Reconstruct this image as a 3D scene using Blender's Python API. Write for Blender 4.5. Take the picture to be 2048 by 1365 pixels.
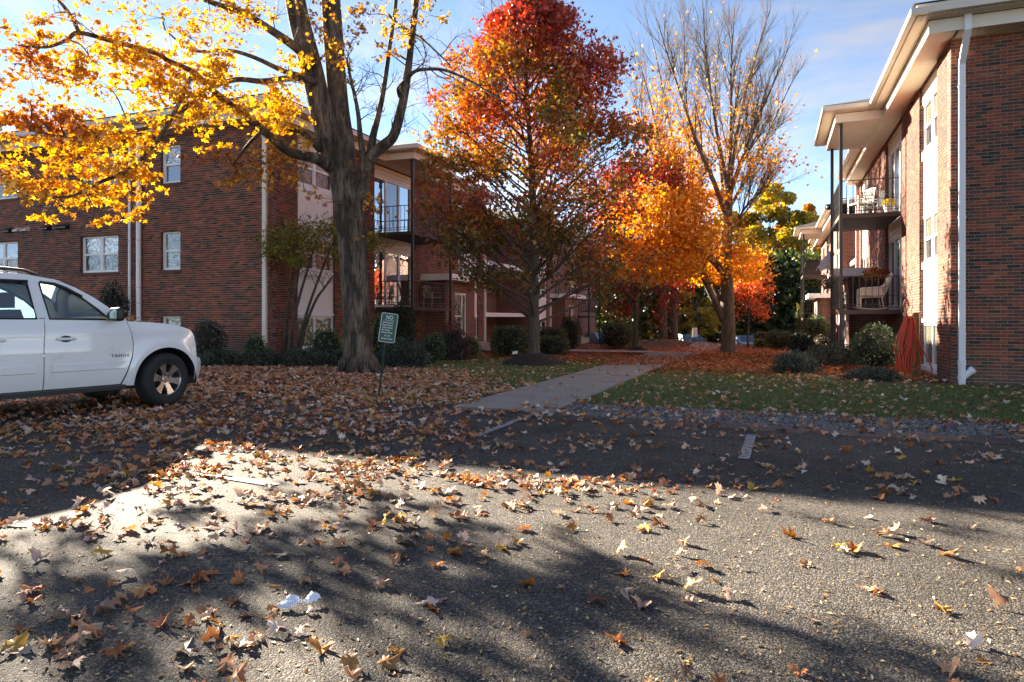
import bpy, bmesh, math, random
import numpy as np
from mathutils import Vector, Matrix, noise as mnoise

for o in list(bpy.data.objects):
    bpy.data.objects.remove(o)
SC = bpy.context.scene
COL = SC.collection
random.seed(7)
RNG = np.random.default_rng(11)
R = math.radians

# ------------------------------------------------------------------ camera
CAM_H, FPX, HORY = 1.30, 1345.0, 638.0          # eye height, focal length and horizon row in 2048-px units
cd = bpy.data.cameras.new('camera')
cam = bpy.data.objects.new('camera', cd)
COL.objects.link(cam)
cam.location = (0, 0, CAM_H)
cam.rotation_euler = (R(90), 0, 0)
cd.sensor_width = 36.0
cd.lens = FPX / 2048 * 36.0
cd.shift_y = -(682.5 - HORY) / 2048
cd.clip_end = 2000
SC.camera = cam

# ------------------------------------------------------------------ daylight
SUN_EL = 20.2
SUN_H = (-0.653, 0.757)                          # horizontal direction towards the sun
w = bpy.data.worlds.new('World')
SC.world = w
w.use_nodes = True
nt = w.node_tree
nt.nodes.clear()
N, K = nt.nodes.new, nt.links.new
wo = N('ShaderNodeOutputWorld')
bg = N('ShaderNodeBackground')
sky = N('ShaderNodeTexSky')
sky.sky_type = 'NISHITA'
sky.sun_disc = False
sky.sun_elevation = R(SUN_EL)
sky.sun_rotation = math.atan2(SUN_H[0], SUN_H[1])
sky.altitude = 50
sky.air_density = 0.46
sky.dust_density = 0.0
sky.ozone_density = 1.9
tc = N('ShaderNodeTexCoord')
mp = N('ShaderNodeMapping')
mp.inputs['Scale'].default_value = (1.1, 1.0, 3.4)
mp.inputs['Rotation'].default_value = (0.0, R(-24), 0.0)
mp.inputs['Location'].default_value = (0.35, 0.2, 0.1)
cn = N('ShaderNodeTexNoise')
cn.inputs['Scale'].default_value = 2.3
cn.inputs['Detail'].default_value = 9
cn.inputs['Roughness'].default_value = 0.62
cn.inputs['Distortion'].default_value = 0.6
cr = N('ShaderNodeValToRGB')
cr.color_ramp.elements[0].position = 0.46
cr.color_ramp.elements[0].color = (0, 0, 0, 1)
cr.color_ramp.elements[1].position = 0.80
cr.color_ramp.elements[1].color = (.85, .85, .85, 1)
mx = N('ShaderNodeMix')
mx.data_type = 'RGBA'
wht = N('ShaderNodeMix')
wht.data_type = 'RGBA'
wht.inputs[0].default_value = 1.0
bw = N('ShaderNodeRGBToBW')
K(tc.outputs['Generated'], mp.inputs['Vector'])
K(mp.outputs['Vector'], cn.inputs['Vector'])
K(cn.outputs['Fac'], cr.inputs['Fac'])
cm = N('ShaderNodeVectorMath')
cm.operation = 'MULTIPLY'
cm.inputs[1].default_value = (1.45, 1.43, 1.42)
K(sky.outputs['Color'], bw.inputs['Color'])
K(bw.outputs['Val'], cm.inputs[0])
K(cr.outputs['Color'], mx.inputs[0])
K(sky.outputs['Color'], mx.inputs[6])
K(cm.outputs['Vector'], mx.inputs[7])
tint = N('ShaderNodeVectorMath')                  # warm tint in place of white balance: the whole sky a little less saturated
tint.operation = 'MULTIPLY'
tint.inputs[1].default_value = (1.15, 1.01, .86)
K(mx.outputs[2], tint.inputs[0])
K(tint.outputs['Vector'], bg.inputs['Color'])
bg.inputs['Strength'].default_value = 0.058
K(bg.outputs['Background'], wo.inputs['Surface'])

sl = bpy.data.lights.new('sun', 'SUN')
sl.energy = 5.0
sl.angle = R(0.53)
sl.color = (1.0, 0.86, 0.68)
sun = bpy.data.objects.new('sun', sl)
COL.objects.link(sun)
ce = math.cos(R(SUN_EL))
SUNV = Vector((SUN_H[0] * ce, SUN_H[1] * ce, math.sin(R(SUN_EL)))).normalized()
sun.rotation_euler = SUNV.to_track_quat('Z', 'Y').to_euler()
sun.location = (0, 0, 60)

SC.view_settings.view_transform = 'Standard'
SC.view_settings.look = 'None'
SC.view_settings.exposure = 2.88
SC.view_settings.gamma = 1.0
SC.render.engine = 'CYCLES'
SC.cycles.max_bounces = 7
SC.cycles.transparent_max_bounces = 12
SC.cycles.caustics_reflective = False
SC.cycles.caustics_refractive = False

# ------------------------------------------------------------------ frames and helpers
PHI = R(21.2)
CP, SP = math.cos(PHI), math.sin(PHI)


def W(a, d, z=0.0):
    """building frame (a along the fronts, d into the courtyard) to world"""
    return Vector((a * CP + d * SP, -a * SP + d * CP, z))


def AD(x, y):
    return x * CP - y * SP, x * SP + y * CP


def PX(x, y, Z):
    """a point seen at photo pixel (x, y) that stands Z metres deep"""
    return Vector(((x - 1024) / FPX * Z, Z, CAM_H - (y - HORY) / FPX * Z))


def proj(v):
    return 1024 + v[0] / v[1] * FPX, HORY - (v[2] - CAM_H) / v[1] * FPX


def sstep(t):
    t = min(1.0, max(0.0, t))
    return t * t * (3 - 2 * t)


def gz(x, y):
    """height of the terrain"""
    z = 0.0
    if y > 20:
        z -= 0.34 * min(1.0, (y - 20) / 18.0)
    if y > 41:
        z -= 1.2 * sstep((y - 42) / 10.0)
    z += 0.34 * math.exp(-(((x - 9.3) / 2.6) ** 2 + ((y - 41) / 3.0) ** 2))
    return z


def link(o, parent=None):
    COL.objects.link(o)
    if parent is not None:
        o.parent = parent
    return o


def tag(o, label=None, cat=None, group=None, kind=None):
    if label:
        o['label'] = label
    if cat:
        o['category'] = cat
    if group:
        o['group'] = group
    if kind:
        o['kind'] = kind
    return o


def empty(name, loc=(0, 0, 0), rz=0.0, label=None, cat=None, group=None, kind=None):
    o = bpy.data.objects.new(name, None)
    o.empty_display_size = 0.2
    link(o)
    o.location = loc
    o.rotation_euler = (0, 0, rz)
    return tag(o, label, cat, group, kind)


def npmesh(name, V, F, mats, mi=None, smooth=False, col=None):
    """fast mesh from numpy arrays; F is (m,3) or (m,4)"""
    me = bpy.data.meshes.new(name)
    V = np.asarray(V, dtype=np.float32)
    F = np.asarray(F, dtype=np.int32)
    k = F.shape[1]
    me.vertices.add(len(V))
    me.vertices.foreach_set('co', V.ravel())
    me.loops.add(F.size)
    me.loops.foreach_set('vertex_index', F.ravel())
    me.polygons.add(len(F))
    me.polygons.foreach_set('loop_start', np.arange(0, F.size, k, dtype=np.int32))
    me.polygons.foreach_set('loop_total', np.full(len(F), k, dtype=np.int32))
    for m in (mats if isinstance(mats, (list, tuple)) else [mats]):
        me.materials.append(m)
    if mi is not None:
        me.polygons.foreach_set('material_index', np.asarray(mi, dtype=np.int32))
    me.polygons.foreach_set('use_smooth', np.full(len(F), smooth, dtype=bool))
    if col is not None:
        ca = me.color_attributes.new('Col', 'FLOAT_COLOR', 'POINT')
        c = np.ones((len(V), 4), dtype=np.float32)
        c[:, :3] = col
        ca.data.foreach_set('color', c.ravel())
    me.update(calc_edges=True)
    return me


class MB:
    """collects boxes, tubes, lathes and strips into one mesh"""

    def __init__(s):
        s.v, s.f, s.m = [], [], []

    def _add(s, vs, fs, m=0):
        b = len(s.v)
        s.v.extend([tuple(v) for v in vs])
        for f in fs:
            s.f.append(tuple(i + b for i in f))
            s.m.append(m)
        return s

    def box(s, p, q, m=0):
        x0, x1 = sorted((p[0], q[0]))
        y0, y1 = sorted((p[1], q[1]))
        z0, z1 = sorted((p[2], q[2]))
        vs = [(x0, y0, z0), (x1, y0, z0), (x1, y1, z0), (x0, y1, z0), (x0, y0, z1), (x1, y0, z1), (x1, y1, z1), (x0, y1, z1)]
        return s._add(vs, [(0, 3, 2, 1), (4, 5, 6, 7), (0, 1, 5, 4), (1, 2, 6, 5), (2, 3, 7, 6), (3, 0, 4, 7)], m)

    def poly(s, pts, m=0):
        return s._add(pts, [tuple(range(len(pts)))], m)

    def prism(s, pts, off, m=0):
        """polygon pts (3-D) pushed along off"""
        n = len(pts)
        o = Vector(off)
        vs = [Vector(p) for p in pts] + [Vector(p) + o for p in pts]
        fs = [tuple(reversed(range(n))), tuple(range(n, 2 * n))]
        fs += [(i, (i + 1) % n, n + (i + 1) % n, n + i) for i in range(n)]
        return s._add(vs, fs, m)

    def tube(s, pts, rad, n=8, m=0, cap=True, closed=False):
        pts = [Vector(p) for p in pts]
        if not isinstance(rad, (list, tuple)):
            rad = [rad] * len(pts)
        up = None
        rings = []
        L = len(pts)
        for i, p in enumerate(pts):
            if closed:
                t = pts[(i + 1) % L] - pts[i - 1]
            else:
                t = pts[min(i + 1, L - 1)] - pts[max(i - 1, 0)]
            if t.length < 1e-9:
                t = Vector((0, 0, 1))
            t.normalize()
            if up is None:
                up = Vector((0, 0, 1)) if abs(t.z) < 0.9 else Vector((1, 0, 0))
            sx = up.cross(t)
            if sx.length < 1e-6:
                sx = Vector((1, 0, 0)).cross(t)
            sx.normalize()
            up = t.cross(sx)
            rings.append([p + (sx * math.cos(2 * math.pi * k / n) + up * math.sin(2 * math.pi * k / n)) * rad[i] for k in range(n)])
        vs = [v for r in rings for v in r]
        fs = []
        for i in range(L if closed else L - 1):
            j = (i + 1) % L
            for k in range(n):
                k2 = (k + 1) % n
                fs.append((i * n + k, i * n + k2, j * n + k2, j * n + k))
        if cap and not closed:
            fs.append(tuple(reversed(range(n))))
            fs.append(tuple(range((L - 1) * n, L * n)))
        return s._add(vs, fs, m)

    def lathe(s, prof, n=32, axis='y', c=(0, 0, 0), m=0):
        vs, fs = [], []
        P = len(prof)
        for i in range(n):
            t = 2 * math.pi * i / n
            for r, h in prof:
                if axis == 'y':
                    vs.append((c[0] + r * math.cos(t), c[1] + h, c[2] + r * math.sin(t)))
                else:
                    vs.append((c[0] + r * math.cos(t), c[1] + r * math.sin(t), c[2] + h))
        for i in range(n):
            j = (i + 1) % n
            for k in range(P - 1):
                fs.append((i * P + k, i * P + k + 1, j * P + k + 1, j * P + k))
        return s._add(vs, fs, m)

    def mesh(s, name, mats, smooth=False):
        me = bpy.data.meshes.new(name)
        me.from_pydata(s.v, [], s.f)
        for m in (mats if isinstance(mats, (list, tuple)) else [mats]):
            me.materials.append(m)
        me.polygons.foreach_set('material_index', s.m)
        if smooth:
            me.polygons.foreach_set('use_smooth', [True] * len(s.f))
        me.update()
        return me

    def build(s, name, mats, parent=None, smooth=False, fix=False):
        me = s.mesh(name, mats, smooth)
        if fix:
            b = bmesh.new()
            b.from_mesh(me)
            bmesh.ops.recalc_face_normals(b, faces=b.faces)
            b.to_mesh(me)
            b.free()
        return link(bpy.data.objects.new(name, me), parent)


# ------------------------------------------------------------------ materials
def nodes_of(name):
    m = bpy.data.materials.new(name)
    m.use_nodes = True
    t = m.node_tree
    t.nodes.clear()
    return m, t, t.nodes.new, t.links.new


def M(name, col, rough=0.6, var=0.15, scale=6.0, bump=0.0, bscale=60.0, metal=0.0, coat=0.0, spec=0.5, dirt=None):
    """surface with noise-driven colour variation and fine relief"""
    m, t, N, K = nodes_of(name)
    o = N('ShaderNodeOutputMaterial')
    b = N('ShaderNodeBsdfPrincipled')
    tc = N('ShaderNodeTexCoord')
    n = N('ShaderNodeTexNoise')
    n.inputs['Scale'].default_value = scale
    n.inputs['Detail'].default_value = 6
    K(tc.outputs['Object'], n.inputs['Vector'])
    mx = N('ShaderNodeMix')
    mx.data_type = 'RGBA'
    c = Vector(col)
    mx.inputs[6].default_value = (*(c * (1 - var)), 1)
    mx.inputs[7].default_value = (*[min(1, x * (1 + var)) for x in c], 1)
    K(n.outputs['Fac'], mx.inputs[0])
    src = mx.outputs[2]
    if dirt:
        n2 = N('ShaderNodeTexNoise')
        n2.inputs['Scale'].default_value = dirt[1]
        n2.inputs['Detail'].default_value = 8
        n2.inputs['Roughness'].default_value = 0.7
        K(tc.outputs['Object'], n2.inputs['Vector'])
        rp = N('ShaderNodeValToRGB')
        rp.color_ramp.elements[0].position = dirt[2]
        rp.color_ramp.elements[1].position = min(1, dirt[2] + 0.2)
        K(n2.outputs['Fac'], rp.inputs['Fac'])
        m2 = N('ShaderNodeMix')
        m2.data_type = 'RGBA'
        K(rp.outputs['Color'], m2.inputs[0])
        K(src, m2.inputs[6])
        m2.inputs[7].default_value = (*dirt[0], 1)
        src = m2.outputs[2]
    K(src, b.inputs['Base Color'])
    b.inputs['Roughness'].default_value = rough
    b.inputs['Metallic'].default_value = metal
    b.inputs['Coat Weight'].default_value = coat
    b.inputs['Coat Roughness'].default_value = 0.04
    b.inputs['Specular IOR Level'].default_value = spec
    if bump:
        n3 = N('ShaderNodeTexNoise')
        n3.inputs['Scale'].default_value = bscale
        n3.inputs['Detail'].default_value = 5
        K(tc.outputs['Object'], n3.inputs['Vector'])
        bp = N('ShaderNodeBump')
        bp.inputs['Strength'].default_value = bump
        bp.inputs['Distance'].default_value = 0.02
        K(n3.outputs['Fac'], bp.inputs['Height'])
        K(bp.outputs['Normal'], b.inputs['Normal'])
    K(b.outputs['BSDF'], o.inputs['Surface'])
    return m


def leaf_mat(name, source='attr', transl=0.45, gloss=0.05):
    m, t, N, K = nodes_of(name)
    o = N('ShaderNodeOutputMaterial')
    if source == 'attr':
        at = N('ShaderNodeAttribute')
        at.attribute_name = 'Col'
        c0 = at.outputs['Color']
    else:
        at = N('ShaderNodeObjectInfo')
        c0 = at.outputs['Color']
    tc = N('ShaderNodeTexCoord')
    n = N('ShaderNodeTexNoise')
    n.inputs['Scale'].default_value = 26 if source == 'attr' else 3.0
    n.inputs['Detail'].default_value = 4
    K(tc.outputs['Object'], n.inputs['Vector'])
    mp = N('ShaderNodeMapRange')
    mp.inputs['To Min'].default_value = 0.62
    mp.inputs['To Max'].default_value = 1.38
    K(n.outputs['Fac'], mp.inputs['Value'])
    mul = N('ShaderNodeVectorMath')
    mul.operation = 'SCALE'
    K(c0, mul.inputs[0])
    K(mp.outputs['Result'], mul.inputs['Scale'])
    d = N('ShaderNodeBsdfDiffuse')
    tr = N('ShaderNodeBsdfTranslucent')
    K(mul.outputs['Vector'], d.inputs['Color'])
    hs = N('ShaderNodeHueSaturation')
    hs.inputs['Saturation'].default_value = 1.12
    hs.inputs['Value'].default_value = 1.1
    K(mul.outputs['Vector'], hs.inputs['Color'])
    K(hs.outputs['Color'], tr.inputs['Color'])
    a = N('ShaderNodeMixShader')
    a.inputs[0].default_value = transl
    K(d.outputs[0], a.inputs[1])
    K(tr.outputs[0], a.inputs[2])
    g = N('ShaderNodeBsdfGlossy')
    g.inputs['Roughness'].default_value = 0.45
    g.inputs['Color'].default_value = (.9, .9, .9, 1)
    b = N('ShaderNodeMixShader')
    b.inputs[0].default_value = gloss
    K(a.outputs[0], b.inputs[1])
    K(g.outputs[0], b.inputs[2])
    K(b.outputs[0], o.inputs['Surface'])
    return m


def glass_mat(name, col, refl=0.28, wav=0.25, wscale=3.0, var=0.3, vscale=1.5, blind=False):
    """window pane: dim room behind, wavy mirror in front"""
    m, t, N, K = nodes_of(name)
    o = N('ShaderNodeOutputMaterial')
    d = N('ShaderNodeBsdfDiffuse')
    tc = N('ShaderNodeTexCoord')
    n0 = N('ShaderNodeTexNoise')
    n0.inputs['Scale'].default_value = vscale
    K(tc.outputs['Object'], n0.inputs['Vector'])
    mx = N('ShaderNodeMix')
    mx.data_type = 'RGBA'
    mx.inputs[6].default_value = (*[c * (1 - var) for c in col], 1)
    mx.inputs[7].default_value = (*[c * (1 + var) for c in col], 1)
    K(n0.outputs['Fac'], mx.inputs[0])
    if blind:
        # slatted blind hanging behind the pane
        wv = N('ShaderNodeTexWave')
        wv.wave_type = 'BANDS'
        wv.bands_direction = 'Z'
        wv.inputs['Scale'].default_value = 6.5
        wv.inputs['Distortion'].default_value = .25
        K(tc.outputs['Object'], wv.inputs['Vector'])
        K(wv.outputs['Fac'], mx.inputs[0])
    K(mx.outputs[2], d.inputs['Color'])
    g = N('ShaderNodeBsdfGlossy')
    g.inputs['Roughness'].default_value = 0.012
    g.inputs['Color'].default_value = (.95, .98, 1, 1)
    n = N('ShaderNodeTexNoise')
    n.inputs['Scale'].default_value = wscale
    n.inputs['Detail'].default_value = 2
    n.inputs['Distortion'].default_value = 1.2
    K(tc.outputs['Object'], n.inputs['Vector'])
    bp = N('ShaderNodeBump')
    bp.inputs['Strength'].default_value = wav
    bp.inputs['Distance'].default_value = 0.03
    K(n.outputs['Fac'], bp.inputs['Height'])
    K(bp.outputs['Normal'], g.inputs['Normal'])
    fr = N('ShaderNodeFresnel')
    fr.inputs['IOR'].default_value = 1.5
    ad = N('ShaderNodeMath')
    ad.operation = 'ADD'
    ad.inputs[1].default_value = refl
    ad.use_clamp = True
    K(fr.outputs[0], ad.inputs[0])
    s = N('ShaderNodeMixShader')
    K(ad.outputs[0], s.inputs[0])
    K(d.outputs[0], s.inputs[1])
    K(g.outputs[0], s.inputs[2])
    K(s.outputs[0], o.inputs['Surface'])
    return m


def clear_glass(name, tint, refl=0.06, bright_film=None):
    m, t, N, K = nodes_of(name)
    o = N('ShaderNodeOutputMaterial')
    tr = N('ShaderNodeBsdfTransparent')
    tr.inputs['Color'].default_value = (*tint, 1)
    g = N('ShaderNodeBsdfGlossy')
    g.inputs['Roughness'].default_value = 0.01
    fr = N('ShaderNodeFresnel')
    fr.inputs['IOR'].default_value = 1.5
    ad = N('ShaderNodeMath')
    ad.operation = 'ADD'
    ad.inputs[1].default_value = refl
    K(fr.outputs[0], ad.inputs[0])
    s = N('ShaderNodeMixShader')
    K(ad.outputs[0], s.inputs[0])
    base = tr.outputs[0]
    if bright_film:
        # pale translucent layer that brightens the glass like reflected sky
        ts = N('ShaderNodeBsdfTranslucent')
        ts.inputs['Color'].default_value = (*bright_film[0], 1)
        tcc = N('ShaderNodeTexCoord')
        nn_ = N('ShaderNodeTexNoise')
        nn_.inputs['Scale'].default_value = 5
        nn_.inputs['Detail'].default_value = 6
        nn_.inputs['Distortion'].default_value = 1.5
        K(tcc.outputs['Object'], nn_.inputs['Vector'])
        mr_ = N('ShaderNodeMapRange')
        mr_.inputs['To Min'].default_value = bright_film[1] * .55
        mr_.inputs['To Max'].default_value = min(1, bright_film[1] * 1.45)
        K(nn_.outputs['Fac'], mr_.inputs['Value'])
        ds_ = N('ShaderNodeMixShader')
        K(mr_.outputs['Result'], ds_.inputs[0])
        K(tr.outputs[0], ds_.inputs[1])
        K(ts.outputs[0], ds_.inputs[2])
        base = ds_.outputs[0]
    K(base, s.inputs[1])
    K(g.outputs[0], s.inputs[2])
    K(s.outputs[0], o.inputs['Surface'])
    return m


def brick_tex(name):
    """brickwork too far away or too oblique to tell the bricks apart, and reveals"""
    m, t, N, K = nodes_of(name)
    o = N('ShaderNodeOutputMaterial')
    b = N('ShaderNodeBsdfPrincipled')
    b.inputs['Roughness'].default_value = 0.85
    tc = N('ShaderNodeTexCoord')
    sp = N('ShaderNodeSeparateXYZ')
    K(tc.outputs['Object'], sp.inputs[0])
    ad = N('ShaderNodeMath')
    ad.operation = 'ADD'
    K(sp.outputs['X'], ad.inputs[0])
    K(sp.outputs['Y'], ad.inputs[1])
    cb = N('ShaderNodeCombineXYZ')
    K(ad.outputs[0], cb.inputs['X'])
    K(sp.outputs['Z'], cb.inputs['Y'])
    br = N('ShaderNodeTexBrick')
    br.inputs['Scale'].default_value = 1.0
    br.inputs['Brick Width'].default_value = 0.2134
    br.inputs['Row Height'].default_value = 0.0677
    br.inputs['Mortar Size'].default_value = 0.005
    br.inputs['Mortar Smooth'].default_value = 0.1
    br.inputs['Color1'].default_value = (.21, .056, .036, 1)
    br.inputs['Color2'].default_value = (.085, .042, .032, 1)
    br.inputs['Mortar'].default_value = (.42, .34, .27, 1)
    K(cb.outputs[0], br.inputs['Vector'])
    K(br.outputs['Color'], b.inputs['Base Color'])
    bp = N('ShaderNodeBump')
    bp.inputs['Strength'].default_value = 0.5
    bp.inputs['Distance'].default_value = -0.006
    K(br.outputs['Fac'], bp.inputs['Height'])
    K(bp.outputs['Normal'], b.inputs['Normal'])
    K(b.outputs['BSDF'], o.inputs['Surface'])
    return m


def asphalt_mat():
    m, t, N, K = nodes_of('asphalt')
    o = N('ShaderNodeOutputMaterial')
    b = N('ShaderNodeBsdfPrincipled')
    tc = N('ShaderNodeTexCoord')
    v = N('ShaderNodeTexVoronoi')
    v.inputs['Scale'].default_value = 125
    v.inputs['Randomness'].default_value = 1.0
    K(tc.outputs['Object'], v.inputs['Vector'])
    n1 = N('ShaderNodeTexNoise')
    n1.inputs['Scale'].default_value = 1.1
    n1.inputs['Detail'].default_value = 7
    n1.inputs['Roughness'].default_value = 0.65
    K(tc.outputs['Object'], n1.inputs['Vector'])
    n2 = N('ShaderNodeTexNoise')
    n2.inputs['Scale'].default_value = 220
    n2.inputs['Detail'].default_value = 3
    K(tc.outputs['Object'], n2.inputs['Vector'])
    # stone tops: each aggregate chip its own grey
    rp = N('ShaderNodeValToRGB')
    e = rp.color_ramp.elements
    e[0].position, e[0].color = 0.05, (.034, .033, .033, 1)
    e[1].position, e[1].color = 0.95, (.185, .165, .138, 1)
    x = e.new(0.6)
    x.color = (.076, .069, .061, 1)
    sp = N('ShaderNodeSeparateColor')
    K(v.outputs['Color'], sp.inputs[0])
    K(sp.outputs[0], rp.inputs['Fac'])
    big = N('ShaderNodeMapRange')
    big.inputs['From Min'].default_value = 0.3
    big.inputs['From Max'].default_value = 0.7
    big.inputs['To Min'].default_value = 0.72
    big.inputs['To Max'].default_value = 1.25
    K(n1.outputs['Fac'], big.inputs['Value'])
    sc = N('ShaderNodeVectorMath')
    sc.operation = 'SCALE'
    K(rp.outputs['Color'], sc.inputs[0])
    K(big.outputs['Result'], sc.inputs['Scale'])
    # old stains and hairline cracks
    n4 = N('ShaderNodeTexNoise')
    n4.inputs['Scale'].default_value = .55
    n4.inputs['Detail'].default_value = 4
    n4.inputs['Distortion'].default_value = 1.0
    K(tc.outputs['Object'], n4.inputs['Vector'])
    stn = N('ShaderNodeMapRange')
    stn.inputs['From Min'].default_value = .52
    stn.inputs['From Max'].default_value = .66
    stn.inputs['To Min'].default_value = 1.0
    stn.inputs['To Max'].default_value = .70
    K(n4.outputs['Fac'], stn.inputs['Value'])
    wv = N('ShaderNodeTexNoise')
    wv.inputs['Scale'].default_value = 2.5
    wv.inputs['Detail'].default_value = 6
    K(tc.outputs['Object'], wv.inputs['Vector'])
    wm = N('ShaderNodeMix')
    wm.data_type = 'VECTOR'
    wm.inputs[0].default_value = .35
    K(tc.outputs['Object'], wm.inputs[4])
    K(wv.outputs['Color'], wm.inputs[5])
    vc = N('ShaderNodeTexVoronoi')
    vc.feature = 'DISTANCE_TO_EDGE'
    vc.inputs['Scale'].default_value = .55
    K(wm.outputs[1], vc.inputs['Vector'])
    ck = N('ShaderNodeMapRange')
    ck.inputs['From Min'].default_value = .0
    ck.inputs['From Max'].default_value = .006
    ck.inputs['To Min'].default_value = .38
    ck.inputs['To Max'].default_value = 1.0
    K(vc.outputs['Distance'], ck.inputs['Value'])
    mk = N('ShaderNodeMath')
    mk.operation = 'MULTIPLY'
    K(stn.outputs['Result'], mk.inputs[0])
    K(ck.outputs['Result'], mk.inputs[1])
    sc2 = N('ShaderNodeVectorMath')
    sc2.operation = 'SCALE'
    K(sc.outputs['Vector'], sc2.inputs[0])
    K(mk.outputs[0], sc2.inputs['Scale'])
    K(sc2.outputs['Vector'], b.inputs['Base Color'])
    b.inputs['Roughness'].default_value = 0.78
    b.inputs['Specular IOR Level'].default_value = 0.18
    # relief: chips stand up out of the binder
    inv = N('ShaderNodeMath')
    inv.operation = 'SUBTRACT'
    inv.inputs[0].default_value = 1.0
    K(v.outputs['Distance'], inv.inputs[1])
    mixh = N('ShaderNodeMath')
    mixh.operation = 'ADD'
    K(inv.outputs[0], mixh.inputs[0])
    K(n2.outputs['Fac'], mixh.inputs[1])
    bp = N('ShaderNodeBump')
    bp.inputs['Strength'].default_value = 0.75
    bp.inputs['Distance'].default_value = 0.006
    K(mixh.outputs[0], bp.inputs['Height'])
    K(bp.outputs['Normal'], b.inputs['Normal'])
    K(b.outputs['BSDF'], o.inputs['Surface'])
    return m


def bark_mat(name, c0, c1, sx=14.0, sz=2.2, bump=0.9, moss=False):
    m, t, N, K = nodes_of(name)
    o = N('ShaderNodeOutputMaterial')
    b = N('ShaderNodeBsdfPrincipled')
    b.inputs['Roughness'].default_value = 0.9
    tc = N('ShaderNodeTexCoord')
    mp = N('ShaderNodeMapping')
    mp.inputs['Scale'].default_value = (sx, sx, sz)
    K(tc.outputs['Object'], mp.inputs['Vector'])
    n = N('ShaderNodeTexNoise')
    n.inputs['Scale'].default_value = 1.0
    n.inputs['Detail'].default_value = 8
    n.inputs['Roughness'].default_value = 0.7
    n.inputs['Distortion'].default_value = 0.9
    K(mp.outputs['Vector'], n.inputs['Vector'])
    rp = N('ShaderNodeValToRGB')
    rp.color_ramp.elements[0].position = 0.36
    rp.color_ramp.elements[0].color = (*c0, 1)
    rp.color_ramp.elements[1].position = 0.66
    rp.color_ramp.elements[1].color = (*c1, 1)
    K(n.outputs['Fac'], rp.inputs['Fac'])
    csrc = rp.outputs['Color']
    if moss:
        # old dark weathered streaks
        m2 = N('ShaderNodeMapping')
        m2.inputs['Scale'].default_value = (4.5, 4.5, 1.3)
        K(tc.outputs['Object'], m2.inputs['Vector'])
        n2 = N('ShaderNodeTexNoise')
        n2.inputs['Scale'].default_value = 1.0
        n2.inputs['Detail'].default_value = 5
        K(m2.outputs['Vector'], n2.inputs['Vector'])
        r2 = N('ShaderNodeValToRGB')
        r2.color_ramp.elements[0].position = 0.40
        r2.color_ramp.elements[0].color = (.30, .29, .28, 1)
        r2.color_ramp.elements[1].position = 0.58
        r2.color_ramp.elements[1].color = (1, 1, 1, 1)
        K(n2.outputs['Fac'], r2.inputs['Fac'])
        mm = N('ShaderNodeMix')
        mm.data_type = 'RGBA'
        mm.blend_type = 'MULTIPLY'
        mm.inputs[0].default_value = 1.0
        K(csrc, mm.inputs[6])
        K(r2.outputs['Color'], mm.inputs[7])
        csrc = mm.outputs[2]
    K(csrc, b.inputs['Base Color'])
    bp = N('ShaderNodeBump')
    bp.inputs['Strength'].default_value = bump
    bp.inputs['Distance'].default_value = 0.05
    K(n.outputs['Fac'], bp.inputs['Height'])
    K(bp.outputs['Normal'], b.inputs['Normal'])
    K(b.outputs['BSDF'], o.inputs['Surface'])
    return m


def ground_mat():
    """earth: soil, thin turf and far leaf litter by place"""
    m, t, N, K = nodes_of('earth')
    o = N('ShaderNodeOutputMaterial')
    b = N('ShaderNodeBsdfPrincipled')
    b.inputs['Roughness'].default_value = 0.95
    at = N('ShaderNodeAttribute')
    at.attribute_name = 'Col'
    tc = N('ShaderNodeTexCoord')
    n = N('ShaderNodeTexNoise')
    n.inputs['Scale'].default_value = 9
    n.inputs['Detail'].default_value = 9
    n.inputs['Roughness'].default_value = 0.75
    K(tc.outputs['Object'], n.inputs['Vector'])
    mr = N('ShaderNodeMapRange')
    mr.inputs['From Min'].default_value = 0.3
    mr.inputs['From Max'].default_value = 0.7
    mr.inputs['To Min'].default_value = 0.35
    mr.inputs['To Max'].default_value = 1.6
    K(n.outputs['Fac'], mr.inputs['Value'])
    s = N('ShaderNodeVectorMath')
    s.operation = 'SCALE'
    K(at.outputs['Color'], s.inputs[0])
    K(mr.outputs['Result'], s.inputs['Scale'])
    K(s.outputs['Vector'], b.inputs['Base Color'])
    bp = N('ShaderNodeBump')
    bp.inputs['Strength'].default_value = 0.8
    bp.inputs['Distance'].default_value = 0.05
    K(n.outputs['Fac'], bp.inputs['Height'])
    K(bp.outputs['Normal'], b.inputs['Normal'])
    K(b.outputs['BSDF'], o.inputs['Surface'])
    return m


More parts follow.
